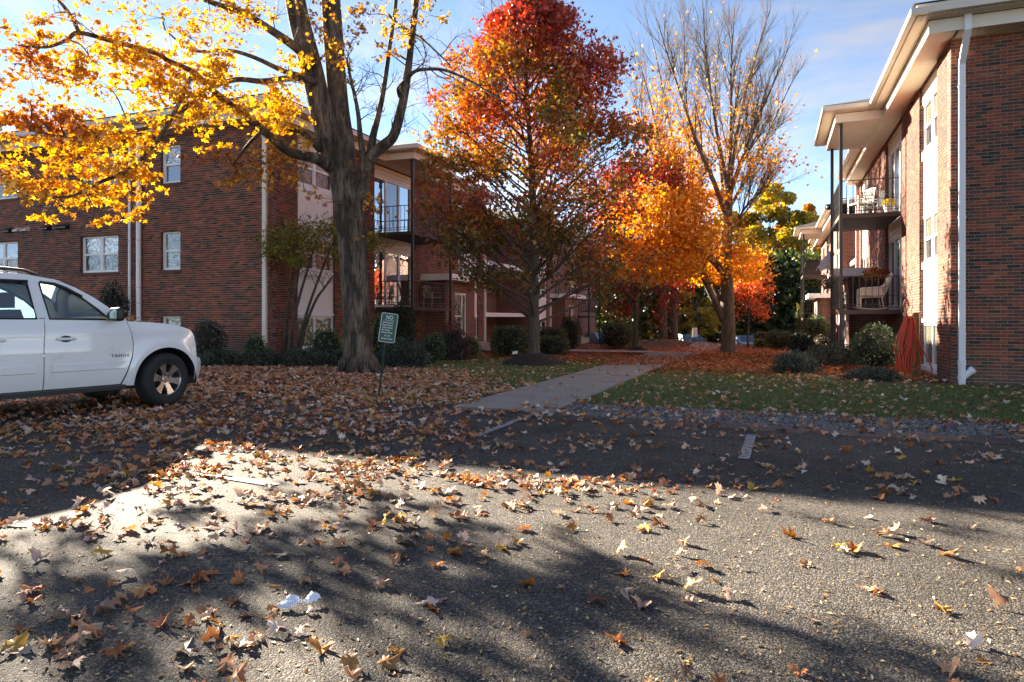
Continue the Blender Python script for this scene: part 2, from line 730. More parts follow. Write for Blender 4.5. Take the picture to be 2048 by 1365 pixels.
MT = dict(
    mortar=M('mortar', (.42, .34, .27), .9, .14, 30, dirt=((.20, .16, .13), 1.6, .58)),
    bricktex=brick_tex('brickwork'),
    trim=M('cream_trim', (.72, .64, .53), .45, .06, 3, dirt=((.40, .33, .25), 4.0, .62)),
    white=M('white_paint', (.82, .80, .78), .45, .05, 4, dirt=((.55, .52, .48), 3.0, .66)),
    panel=M('white_panel', (.82, .78, .76), .6, .05, 5, dirt=((.58, .54, .50), 2.2, .62)),
    soffit=M('soffit', (.68, .57, .44), .6, .08, 3),
    gutter=M('gutter_metal', (.60, .53, .44), .38, .08, 3, dirt=((.30, .24, .18), 5.0, .60)),
    shingle=M('asphalt_shingle', (.05, .048, .045), .9, .35, 14, bump=.6, bscale=25),
    black=M('black_steel', (.017, .015, .014), .42, .3, 6),
    deckwood=M('dark_deck_wood', (.045, .034, .026), .6, .3, 7, bump=.3, bscale=30),
    concrete=M('concrete', (.29, .265, .235), .85, .16, 2.5, bump=.25, bscale=90, dirt=((.19, .17, .145), 1.8, .52)),
    asphalt=asphalt_mat(),
    seal=M('black_sealer', (.022, .023, .027), .55, .3, 9, bump=.5, bscale=120),
    paint=M('worn_white_paint', (.46, .46, .45), .6, .15, 8, bump=.4, bscale=150, dirt=((.06, .06, .06), 22.0, .40)),
    gravel=M('gravel', (.20, .19, .185), .9, .35, 40, bump=.6, bscale=60),
    mulch=M('mulch', (.020, .014, .011), .95, .5, 14, bump=.9, bscale=45),
    earth=ground_mat(),
    bark=bark_mat('grey_brown_bark', (.016, .012, .008), (.27, .205, .15), 17, 2.6, 1.0, True),
    bark2=bark_mat('young_maple_bark', (.03, .023, .018), (.12, .092, .068), 22, 4, .6),
    bark3=bark_mat('pale_lit_bark', (.045, .034, .026), (.20, .155, .115), 18, 3, .8),
    twig=M('twig', (.05, .036, .028), .85, .3, 8),
    leaf=leaf_mat('leaf', 'attr', 0.44, 0.04),
    litter=leaf_mat('fallen_leaf', 'attr', 0.18, 0.05),
    leaf_o=leaf_mat('leaf_single', 'obj', 0.44, 0.04),
    litter_o=leaf_mat('fallen_leaf_single', 'obj', 0.18, 0.05),
    green=leaf_mat('evergreen', 'attr', 0.22, 0.07),
    grass=leaf_mat('grass_blade', 'attr', 0.35, 0.06),
    pane_dark=glass_mat('pane_dark', (.030, .032, .036), .09, .6, 5.0),
    pane_wavy=glass_mat('pane_wavy', (.05, .052, .05), .27, .9, 6.0),
    pane_blind=glass_mat('pane_blind', (.16, .16, .12), .10, .5, 5.0, .4, 1.5, True),
    pane_sky=glass_mat('pane_sky', (.05, .05, .05), .55, .10, 1.2),
    pane_blue=glass_mat('pane_curtain', (.10, .13, .19), .18, .25, 2.0),
    pvc=M('white_pvc', (.76, .75, .76), .35, .04, 4, dirt=((.6, .58, .55), 4, .66)),
)
def brick_mat(name, c):
    """fired clay: grain, block-wide weathering and pale splash stains near the ground"""
    m, t, N, K = nodes_of('brick_' + name)
    o = N('ShaderNodeOutputMaterial')
    b = N('ShaderNodeBsdfPrincipled')
    b.inputs['Roughness'].default_value = .84
    ge = N('ShaderNodeNewGeometry')
    n1 = N('ShaderNodeTexNoise')
    n1.inputs['Scale'].default_value = 55
    n1.inputs['Detail'].default_value = 5
    K(ge.outputs['Position'], n1.inputs['Vector'])
    n2 = N('ShaderNodeTexNoise')
    n2.inputs['Scale'].default_value = .9
    n2.inputs['Detail'].default_value = 6
    n2.inputs['Roughness'].default_value = .65
    K(ge.outputs['Position'], n2.inputs['Vector'])
    n3 = N('ShaderNodeTexNoise')
    n3.inputs['Scale'].default_value = 7.0
    n3.inputs['Detail'].default_value = 2
    K(ge.outputs['Position'], n3.inputs['Vector'])
    def mr(src, a0, a1, f0=.25, f1=.75):
        x = N('ShaderNodeMapRange')
        x.inputs['From Min'].default_value = f0
        x.inputs['From Max'].default_value = f1
        x.inputs['To Min'].default_value = a0
        x.inputs['To Max'].default_value = a1
        K(src, x.inputs['Value'])
        return x.outputs['Result']
    def mul(p, q):
        x = N('ShaderNodeMath')
        x.operation = 'MULTIPLY'
        K(p, x.inputs[0])
        K(q, x.inputs[1])
        return x.outputs[0]
    k = mul(mul(mr(n1.outputs['Fac'], .7, 1.3), mr(n2.outputs['Fac'], .74, 1.2)), mr(n3.outputs['Fac'], .88, 1.12))
    sc = N('ShaderNodeVectorMath')
    sc.operation = 'SCALE'
    sc.inputs[0].default_value = c
    K(k, sc.inputs['Scale'])
    # splash stain rising from the soil
    sp = N('ShaderNodeSeparateXYZ')
    K(ge.outputs['Position'], sp.inputs[0])
    zz = N('ShaderNodeMath')
    zz.operation = 'ADD'
    K(sp.outputs['Z'], zz.inputs[0])
    K(mr(n2.outputs['Fac'], -.35, .35), zz.inputs[1])
    st = mr(zz.outputs[0], .75, 0.0, .0, .75)
    mx = N('ShaderNodeMix')
    mx.data_type = 'RGBA'
    K(st, mx.inputs[0])
    K(sc.outputs['Vector'], mx.inputs[6])
    mx.inputs[7].default_value = (.115, .082, .066, 1)
    K(mx.outputs[2], b.inputs['Base Color'])
    bp = N('ShaderNodeBump')
    bp.inputs['Strength'].default_value = .35
    bp.inputs['Distance'].default_value = .01
    K(n1.outputs['Fac'], bp.inputs['Height'])
    K(bp.outputs['Normal'], b.inputs['Normal'])
    K(b.outputs['BSDF'], o.inputs['Surface'])
    return m


BRK = [brick_mat(n, c) for n, c in (
    ('red', (.245, .060, .027)), ('maroon', (.175, .044, .025)), ('brown', (.112, .044, .026)),
    ('umber', (.060, .034, .023)), ('black', (.028, .020, .016)), ('rust', (.29, .082, .034)))]
BRK_W = [.22, .28, .22, .17, .05, .06]
# ================================================================== the ground
def axis_pts(lo, hi, step, far):
    core = np.arange(lo, hi + 1e-6, step)
    out = np.array([1.15 ** k for k in range(1, 40)])
    out = np.cumsum(out) * step
    out = out[out < far]
    return np.concatenate([(lo - out)[::-1], core, hi + out])


def ground_colour(x, y):
    a, d = AD(x, y)
    lawn = np.array((.050, .075, .018))
    soil = np.array((.026, .018, .013))
    litter = np.array((.20, .070, .022))
    floor = np.array((.085, .052, .022))
    nz = mnoise.noise(Vector((x * .5, y * .5, 0))) * .5
    c = lawn
    if a < -4.4 and d < 15.6:
        k = sstep((-5.6 + nz * 2 - a) / 2.0) * sstep((15.2 - d + nz) / 1.5)
        c = lawn * (1 - k) + soil * k
    k = sstep((d - 17.2 - nz * 2.5 - max(0, (-5 - a)) * 0.9) / 2.0)
    c = c * (1 - k) + litter * k
    k = sstep((y - 33) / 8)
    c = c * (1 - k) + floor * k
    if a < -11 or a > 1.2:
        k = sstep((d - 14.5) / 1.5) * .8
        c = c * (1 - k) + soil * k
    return c


gx = axis_pts(-24, 26, .5, 420)
gy = axis_pts(-8, 58, .5, 420)
GX, GY = np.meshgrid(gx, gy)
gv, gc = [], []
for x, y in zip(GX.ravel(), GY.ravel()):
    gv.append((x, y, gz(x, y) - 0.012))
    gc.append(ground_colour(x, y))
nx, ny = len(gx), len(gy)
ii, jj = np.meshgrid(np.arange(nx - 1), np.arange(ny - 1))
b0 = (jj * nx + ii).ravel()
GF = np.stack([b0, b0 + 1, b0 + 1 + nx, b0 + nx], 1)
tag(link(bpy.data.objects.new('ground', npmesh('ground', gv, GF, MT['earth'], smooth=True, col=np.array(gc)))), kind='structure')


def sheet(name, poly_ad, z, mat, sub=1):
    mb = MB()
    mb.poly([W(a, d, z) for a, d in poly_ad])
    return tag(mb.build(name, mat), kind='structure')


def wob(a0, a1, d, amp, n=60, seed=0.0):
    return [(a0 + (a1 - a0) * i / n, d + amp * mnoise.noise(Vector((i * .35 + seed, seed, 0))) + amp * .5 * mnoise.noise(Vector((i * 1.7 + seed, 3, 0)))) for i in range(n + 1)]


# the lot: one asphalt sheet with a ragged sealed edge, gravel strip between it and the turf
edge = wob(60, -3.0, 8.7, .06) + wob(-3.0, -60, 9.05, .12, 60, 4.0)
sheet('parking_lot', [(-60, -60), (60, -60)] + edge, 0.004, MT['asphalt'])
sheet('sealed_edge', wob(30, -5.2, 8.28, .05, 80, 9.0) + list(reversed(wob(30, -5.2, 8.72, .05, 80, 2.0))), 0.008, MT['seal'])
sheet('gravel_strip', wob(30, -2.9, 8.66, .05, 70, 1.0) + list(reversed(wob(30, -2.9, 10.05, .16, 70, 7.0))), 0.0, MT['gravel'])

# parking bay lines
for (a0, d0, a1, d1, wd) in ((-3.02, 8.55, -3.05, 6.75, .10), (-.22, 7.95, -.25, 6.55, .10), (-4.5, 4.3, -3.6, 4.2, .09)):
    p, q = W(a0, d0, .012), W(a1, d1, .012)
    t = (q - p).normalized()
    s = Vector((-t.y, t.x, 0)) * wd / 2
    mb = MB()
    n = 8
    for i in range(n):
        u, v = p + (q - p) * (i / n), p + (q - p) * ((i + 1) / n)
        mb.poly([u - s, v - s, v + s, u + s])
    o = mb.build('bay_line', MT['paint'])
    tag(o, kind='structure')

# footpath of separate concrete slabs
fp = MB()
fp.poly([W(-4.38, 8.75, .003), W(-2.82, 8.75, .003), W(-2.82, 27, .003), W(-4.38, 27, .003)])
fpo = tag(fp.build('footpath', MT['gravel']), kind='structure')
smb = None
for i in range(24):
    d0 = 8.82 + i * 1.52
    mb = MB()
    c = [W(-4.35, d0), W(-2.85, d0), W(-2.85, d0 + 1.505), W(-4.35, d0 + 1.505)]
    for p in c:
        p.z = gz(p.x, p.y) + 0.030 + random.uniform(-.003, .003)
    mb.prism([Vector((p.x, p.y, p.z - .12)) for p in c], (0, 0, .12))
    o = mb.build('slab', MT['concrete'], fpo)
# side path to the entrance steps
sp_ = tag(MB().box((0, 0, 0), (.01, .01, .01)).build('side_path', MT['gravel']), kind='structure')
bpy.data.objects.remove(sp_)
spo = sheet('side_path', [(-12.4, 25.9), (-4.4, 25.9), (-4.4, 27.2), (-12.4, 27.2)], 0.012, MT['concrete'])
sheet('far_car_park', [(-30, 56), (34, 56), (34, 74), (-30, 74)], -1.52, MT['asphalt'])

# ================================================================== apartment buildings
HC, LB, JT = 0.0677, 0.2134, 0.010          # brick course, brick length, joint


def hit(q0, q1, z0, z1, ops):
    """intervals of [q0,q1] left over by openings that cross z0..z1"""
    iv = [(q0, q1)]
    for (a, b, c, d) in ops:
        if c < z1 - 1e-4 and d > z0 + 1e-4:
            nv = []
            for (s, e) in iv:
                if b <= s or a >= e:
                    nv.append((s, e))
                else:
                    if a > s:
                        nv.append((s, a))
                    if b < e:
                        nv.append((b, e))
            iv = nv
    return iv


def brick_rows(q0, q1, zb, zt, ops):
    out = []
    n = int((zt - zb) / HC)
    for i in range(n):
        z0, z1 = zb + i * HC + JT / 2, zb + (i + 1) * HC - JT / 2
        off = (LB / 2) * (i % 2)
        for (s, e) in hit(q0, q1, z0, z1, ops):
            k = math.floor((s - off) / LB)
            while True:
                x0, x1 = k * LB + off + JT / 2, (k + 1) * LB + off - JT / 2
                k += 1
                if x0 >= e:
                    break
                x0, x1 = max(x0, s), min(x1, e)
                if x1 - x0 > .025:
                    out.append((x0, x1, z0, z1))
    return out


def wall_cells(mb, P, u0, u1, z0, z1, ops, thick, m_front, m_side):
    """slab of wall with real openings, built as cells; P maps (u, out, z)"""
    us = sorted({u0, u1, *[min(max(x, u0), u1) for o in ops for x in o[:2]]})
    zs = sorted({z0, z1, *[min(max(x, z0), z1) for o in ops for x in o[2:]]})
    for i in range(len(us) - 1):
        for j in range(len(zs) - 1):
            um, zm = (us[i] + us[i + 1]) / 2, (zs[j] + zs[j + 1]) / 2
            if any(o[0] < um < o[1] and o[2] < zm < o[3] for o in ops):
                continue
            k = len(mb.m)
            mb.box(P(us[i], -.008, zs[j]), P(us[i + 1], -thick, zs[j + 1]), m_side)
            # the outward face carries the mortar bed
            for f in range(k, k + 6):
                vs = [mb.v[t] for t in mb.f[f]]
                ref = P(0, -.008, 0)
                ax = 0 if abs(P(0, 1, 0)[0] - P(0, 0, 0)[0]) > .5 else 1
                if all(abs(v[ax] - ref[ax]) < 1e-5 for v in vs):
                    mb.m[f] = m_front


def window(root, P, u0, u1, z0, z1, cols, pane='pane_dark', frame='white', sill=True, inset=.095, rail=.5, lower=None):
    """double-hung sashes side by side: frame mesh with its panes and sill as sub-parts"""
    mb = MB()
    f = .055
    mb.box(P(u0, -inset - .05, z0), P(u0 + f, -inset, z1))
    mb.box(P(u1 - f, -inset - .05, z0), P(u1, -inset, z1))
    mb.box(P(u0 + f, -inset - .05, z0), P(u1 - f, -inset, z0 + f))
    mb.box(P(u0 + f, -inset - .05, z1 - f), P(u1 - f, -inset, z1))
    wd = (u1 - u0) / cols
    for c in range(1, cols):
        mb.box(P(u0 + c * wd - .045, -inset - .05, z0 + f), P(u0 + c * wd + .045, -inset - .002, z1 - f))
    zr = z0 + (z1 - z0) * rail
    for c in range(cols):
        a, b = u0 + c * wd + (f if c == 0 else .045), u0 + (c + 1) * wd - (f if c == cols - 1 else .045)
        if rail:
            mb.box(P(a, -inset - .055, zr - .022), P(b, -inset - .012, zr + .022))
            for (y0, y1, dd) in ((z0 + f, zr - .022, .035), (zr + .022, z1 - f, .018)):
                mb.box(P(a, -inset - .06, y0), P(a + .03, -inset - dd, y1))
                mb.box(P(b - .03, -inset - .06, y0), P(b, -inset - dd, y1))
                mb.box(P(a + .03, -inset - .06, y0), P(b - .03, -inset - dd, y0 + .025))
    o = mb.build('window', MT[frame], root)
    for c in range(cols):
        a, b = u0 + c * wd + .03, u0 + (c + 1) * wd - .03
        if rail:
            MB().box(P(a, -inset - .045, zr), P(b, -inset - .040, z1 - .03)).build('pane', MT[pane], o)
            MB().box(P(a, -inset - .058, z0 + .03), P(b, -inset - .053, zr)).build('pane', MT[lower or pane], o)
        else:
            MB().box(P(a, -inset - .045, z0 + .03), P(b, -inset - .040, z1 - .03)).build('pane', MT[pane], o)
    if sill:
        MB().box(P(u0 - .06, -.1, z0 - .10), P(u1 + .06, .022, z0 - .004)).build('sill', BRK[2], o)
    return o


def window_bay(root, P, q0, q1, cols, panes, base=True, sgl=False):
    """full-height bay: windows with white panels between them"""
    wins = ((.20, 1.20), (2.66, 3.74), (5.34, 6.47))
    for (z0, z1), pn in zip(wins, panes):
        window(root, P, q0, q1, z0, z1, cols, pn[0], 'white', False, lower=pn[1], rail=.5 if z0 > 1 else 0)
    for z0, z1 in ((1.30, 2.50), (3.79, 5.12)):
        MB().box(P(q0, -.16, z0), P(q1, -.085, z1)).build('panel', MT['panel'], root)
    for z0, z1, pr in ((1.21, 1.30, .05), (2.50, 2.655, .05), (3.745, 3.79, .075), (5.12, 5.335, .05), (6.475, 6.895, .07), (.08, .195, .03)):
        MB().box(P(q0, -.16, z0), P(q1, -pr, z1)).build('trim_board', MT['white' if z0 < 6 else 'trim'], root)


def slider(root, P, q0, q1, z0, z1, pane):
    mb = MB()
    f, dp = .06, .10
    mb.box(P(q0, -dp - .06, z0), P(q0 + f, -dp, z1))
    mb.box(P(q1 - f, -dp - .06, z0), P(q1, -dp, z1))
    mb.box(P(q0 + f, -dp - .06, z1 - f), P(q1 - f, -dp, z1))
    mb.box(P(q0 + f, -dp - .06, z0), P(q1 - f, -dp, z0 + f))
    w = (q1 - q0) / 3
    for k in (1, 2):
        mb.box(P(q0 + k * w - .045, -dp - .055, z0 + f), P(q0 + k * w + .045, -dp - .005, z1 - f))
    o = mb.build('sliding_door', MT['white'], root)
    for k in range(3):
        MB().box(P(q0 + k * w + .04, -dp - .045 - .012 * (k == 1), z0 + .05), P(q0 + (k + 1) * w - .04, -dp - .040 - .012 * (k == 1), z1 - .05)).build('pane', MT[pane if k != 1 else 'pane_blue'], o)
    MB().tube([P(q0 + w + .03, -dp + .03, z0 + .9), P(q0 + w + .03, -dp + .03, z0 + 1.15)], .012, 6).build('handle', MT['black'], o)
    # boarded header above the door
    for i in range(3):
        h = (z1 + .42 - z1) / 3
        MB().box(P(q0, -.16, z1 + i * h + .004), P(q1, -.085 + .008 * i, z1 + (i + 1) * h - .004)).build('header_board', MT['trim'], root)
    return o


def baluster_rail(parent, p0, p1, z, h=.95, n=10, cache={}):
    """steel rail from p0 to p1 (local xy); each baluster is a piece of its own"""
    p0, p1 = Vector((*p0, 0)), Vector((*p1, 0))
    mb = MB()
    for zz, r in ((h, .016), (h * .42, .008), (.16, .010), (.08, .012)):
        mb.tube([p0 + Vector((0, 0, z + zz)), p1 + Vector((0, 0, z + zz))], r, 5)
    rl = mb.build('railing', MT['black'], parent)
    key = (round(h, 3),)
    if key not in cache:
        b = MB().box((-.008, -.008, .08), (.008, .008, h))
        cache[key] = b.mesh('baluster', MT['black'])
    for i in range(n + 1):
        p = p0 + (p1 - p0) * (i / n)
        o = link(bpy.data.objects.new('baluster', cache[key]), parent)
        o.location = (p.x, p.y, z)
    return rl


UNIT = {}


def unit_brick(mi):
    if mi not in UNIT:
        UNIT[mi] = MB().box((-.5, -.5, -.5), (.5, .5, .5)).mesh('brick', BRK[mi])
    return UNIT[mi]


def lay_bricks(root, rows_front, rows_side, Pf, Ps, want):
    """300 bricks largest in view as pieces, all others as one laid mass"""
    recs = []
    mw = root.matrix_world if False else Matrix.Translation(root.location) @ Matrix.Rotation(root.rotation_euler.z, 4, 'Z')
    for rows, P, dep in ((rows_front, Pf, .1), (rows_side, Ps, .05)):
        for (x0, x1, z0, z1) in rows:
            j = RNG.uniform(-.0015, .0015)
            p, q = Vector(P(x0, j, z0)), Vector(P(x1, -dep, z1))
            wp, wq = mw @ Vector(P(x0, 0, z0)), mw @ Vector(P(x1, 0, z1))
            sc = 0
            if wp.y > 1 and wq.y > 1:
                a, b = proj(wp), proj(wq)
                cx, cy = (a[0] + b[0]) / 2, (a[1] + b[1]) / 2
                if want(cx, cy):
                    sc = abs(a[0] - b[0]) * abs(a[1] - b[1])
            recs.append((sc, p, q))
    mis = RNG.choice(len(BRK), len(recs), p=BRK_W)
    order = sorted(range(len(recs)), key=lambda i: -recs[i][0])
    singles = set(i for i in order[:300] if recs[i][0] > 0)
    V, F, MI = [], [], []
    base = np.array([(0, 3, 2, 1), (4, 5, 6, 7), (0, 1, 5, 4), (1, 2, 6, 5), (2, 3, 7, 6), (3, 0, 4, 7)])
    nb = 0
    for i, (sc, p, q) in enumerate(recs):
        x0, x1 = sorted((p.x, q.x))
        y0, y1 = sorted((p.y, q.y))
        z0, z1 = sorted((p.z, q.z))
        if i in singles:
            o = link(bpy.data.objects.new('brick', unit_brick(int(mis[i]))), root)
            o.location = ((x0 + x1) / 2, (y0 + y1) / 2, (z0 + z1) / 2)
            o.scale = (x1 - x0, y1 - y0, z1 - z0)
            continue
        V.extend([(x0, y0, z0), (x1, y0, z0), (x1, y1, z0), (x0, y1, z0), (x0, y0, z1), (x1, y0, z1), (x1, y1, z1), (x0, y1, z1)])
        F.append(base + nb * 8)
        MI.extend([mis[i]] * 6)
        nb += 1
    o = link(bpy.data.objects.new('brickwork', npmesh('brickwork', V, np.concatenate(F), BRK, MI)), root)
    o['kind'] = 'stuff'


def eaves(root, Pw, u0, u1, ends, zs=6.90, turn=True):
    """soffit, frieze board, upper soffit, gutter along one wall; ends says which ends turn a corner.
    turn=True runs past the corner with the outer pieces, False butts against them"""
    e0, e1 = ends
    fr, gu, lo, up, fa = (.475, .84, 0.0, .72, .72) if turn else (.445, .72, .445, .475, .66)
    MB().box(Pw(u0 - e0 * fr, .475, zs), Pw(u1 + e1 * fr, .445, zs + .25)).build('frieze_board', MT['trim'], root)
    MB().box(Pw(u0 - e0 * gu, .84, zs + .28), Pw(u1 + e1 * gu, .72, zs + .40)).build('gutter', MT['gutter'], root)
    mb = MB()
    for k, (p0, p1, z, ex) in enumerate(((-.05 if not turn else 0, .445, zs + .012, lo), (.475, .72, zs + .262, up))):
        L = u1 + e1 * ex - (u0 - e0 * ex)
        n = max(2, int(L / (.20 if k == 0 else .10)))
        for i in range(n):
            a, b = u0 - e0 * ex + L * i / n, u0 - e0 * ex + L * (i + 1) / n
            mb.box(Pw(a + .004, p0, z), Pw(b - .004, p1, z + .018))
        mb.box(Pw(u0 - e0 * ex, p0, z + .014), Pw(u1 + e1 * ex, p1, z + .03), 1)
    mb.build('soffit', [MT['soffit'], MT['deckwood']], root)
    MB().box(Pw(u0 - e0 * fa, .72, zs + .40), Pw(u1 + e1 * fa, .66, zs + .50)).build('fascia', MT['trim'], root)


def hip(mb, x0, x1, y0, y1, z, slope, lip=.03):
    """hip roof on a rectangle in local xy"""
    w = min(x1 - x0, y1 - y0) / 2
    h = w * slope
    if x1 - x0 >= y1 - y0:
        r0, r1 = (x0 + w, (y0 + y1) / 2, z + h), (x1 - w, (y0 + y1) / 2, z + h)
        if r1[0] - r0[0] < .02:
            r1 = (r0[0] + .02, r0[1], r0[2])
        c = [(x0, y0, z), (x1, y0, z), (x1, y1, z), (x0, y1, z)]
        mb._add(c + [r0, r1], [(0, 1, 5, 4), (1, 2, 5), (2, 3, 4, 5), (3, 0, 4), (3, 2, 1, 0)])
    else:
        r0, r1 = ((x0 + x1) / 2, y0 + w, z + h), ((x0 + x1) / 2, y1 - w, z + h)
        c = [(x0, y0, z), (x1, y0, z), (x1, y1, z), (x0, y1, z)]
        mb._add(c + [r0, r1], [(0, 1, 4), (1, 2, 5, 4), (2, 3, 5), (3, 0, 4, 5), (3, 2, 1, 0)])


def balcony(root, P, q0, q1, tops, side_n, front_n, dp=1.55, fascia='deckwood'):
    for zt in tops:
        mb = MB()
        mb.box(P(q0, dp, zt - .12), P(q0 + .05, 0, zt))
        mb.box(P(q1 - .05, dp, zt - .12), P(q1, 0, zt))
        mb.box(P(q0 + .05, dp, zt - .12), P(q1 - .05, dp - .05, zt))
        mb.box(P(q0 + .05, dp - .05, zt - .03), P(q1 - .05, 0, zt - .004))
        bl = mb.build('balcony', MT[fascia], root)
        n = 16
        for i in range(n):
            a, b = q0 + .05 + (q1 - q0 - .1) * i / n, q0 + .05 + (q1 - q0 - .1) * (i + 1) / n
            MB().box(P(a + .006, dp - .055, zt - .115), P(b - .006, 0, zt - .035)).build('deck_board', MT['deckwood'], bl)
        c0, c1 = Vector(P(q0 + .03, dp - .03, 0)), Vector(P(q1 - .03, dp - .03, 0))
        w0, w1 = Vector(P(q0 + .03, .06, 0)), Vector(P(q1 - .03, .06, 0))
        baluster_rail(bl, c0.xy, w0.xy, zt, n=side_n)
        baluster_rail(bl, c1.xy, w1.xy, zt, n=side_n)
        baluster_rail(bl, c0.xy, c1.xy, zt, n=front_n)


def porch(root, P, q0, q1, dp=1.55, zs=6.90, zb=-.4):
    for q in (q0 + .05, q1 - .05):
        MB().box(P(q - .045, dp + .0, zb), P(q + .045, dp - .09, zs)).build('balcony_post', MT['black'], root)
    e = .14
    mb = MB()
    mb.box(P(q0 - e, dp + .12, zs), P(q0 - e + .03, .44, zs + .25))
    mb.box(P(q1 + e - .03, dp + .12, zs), P(q1 + e, .44, zs + .25))
    mb.box(P(q0 - e + .03, dp + .12, zs), P(q1 + e - .03, dp + .09, zs + .25))
    mb.build('frieze_board', MT['trim'], root)
    mb = MB()
    n = 24
    for i in range(n):
        a, b = q0 - e + .03 + (q1 - q0 + 2 * e - .06) * i / n, q0 - e + .03 + (q1 - q0 + 2 * e - .06) * (i + 1) / n
        mb.box(P(a + .004, dp + .09, zs + .014), P(b - .004, .47, zs + .03))
    mb.box(P(q0 - e + .03, dp + .09, zs + .025), P(q1 + e - .03, .47, zs + .04), 1)
    # underside of the overhang, outside the frieze
    for i in range(30):
        a, b = q0 - .5 + (q1 - q0 + 1.0) * i / 30, q0 - .5 + (q1 - q0 + 1.0) * (i + 1) / 30
        mb.box(P(a + .003, dp + .42, zs + .262), P(b - .003, dp + .12, zs + .28))
    mb.box(P(q0 - .45, dp + .12, zs + .263), P(q0 - e, .84, zs + .281))
    mb.box(P(q1 + e, dp + .12, zs + .263), P(q1 + .45, .84, zs + .281))
    mb.build('soffit', [MT['soffit'], MT['deckwood']], root)
    g = MB()
    g.box(P(q0 - .50, dp + .47, zs + .285), P(q0 - .39, .84, zs + .405))
    g.box(P(q1 + .39, dp + .47, zs + .285), P(q1 + .50, .84, zs + .405))
    g.box(P(q0 - .39, dp + .47, zs + .285), P(q1 + .39, dp + .36, zs + .405))
    g.build('gutter', MT['gutter'], root)
    z0 = zs + .43
    c = [P(q0 - .46, dp + .44, z0), P(q1 + .46, dp + .44, z0), P(q1 + .46, -.9, z0), P(q0 - .46, -.9, z0)]
    rm = (q0 + q1) / 2
    hh = (q1 - q0 + .92) / 2 * .34
    r0, r1 = P(rm, dp + .44 - (q1 - q0 + .92) / 2, z0 + hh), P(rm, -2.2, z0 + hh)
    MB()._add(c + [r0, r1], [(0, 1, 4), (1, 2, 5, 4), (2, 3, 5), (3, 0, 4, 5), (0, 3, 2, 1)]).build('porch_roof', MT['shingle'], root, fix=True)


def vestibule(root, P, q0, q1, zb):
    mb = MB()
    ops = [(q0 + .9, q0 + 2.1, zb, 2.25)]
    wall_cells(mb, lambda u, o, z: P(u, .95 + o, z), q0, q1, zb, 2.72, ops, .25, 0, 0)
    mb.box(P(q0, .94, zb), P(q0 + .2, 0, 2.72))
    mb.box(P(q1 - .2, .94, zb), P(q1, 0, 2.72))
    mb.build('entrance_wall', MT['bricktex'], root)
    MB().box(P(q0 - .45, 1.42, 2.722), P(q1 + .45, 0.0, 2.98)).build('entrance_canopy', MT['white'], root)
    d = MB()
    a, b = q0 + .9, q0 + 2.1
    d.box(P(a, .8, .25), P(a + .07, .9, 2.25)).box(P(b - .07, .8, .25), P(b, .9, 2.25)).box(P(a + .07, .8, 2.17), P(b - .07, .9, 2.25))
    d.box(P(a + .07, .8, .25), P(b - .07, .9, .45)).box(P(a + .75, .8, .45), P(a + .83, .9, 2.17)).box(P(a + .07, .8, 1.2), P(a + .75, .9, 1.26))
    do = d.build('entrance_door', MT['white'], root)
    MB().box(P(a + .05, .84, .4), P(b - .05, .85, 2.2)).build('pane', MT['pane_dark'], do)
    MB().tube([P(a + .7, .93, 1.0), P(a + .7, .93, 1.25)], .014, 6).build('handle', MT['black'], do)
    for i in range(3):
        MB().box(P(q0 + .5, 1.0 + .3 * (2 - i) , -.3), P(q0 + 2.5, 1.0 + .3 * (3 - i), .06 * (i + 1))).build('step', MT['concrete'], root)


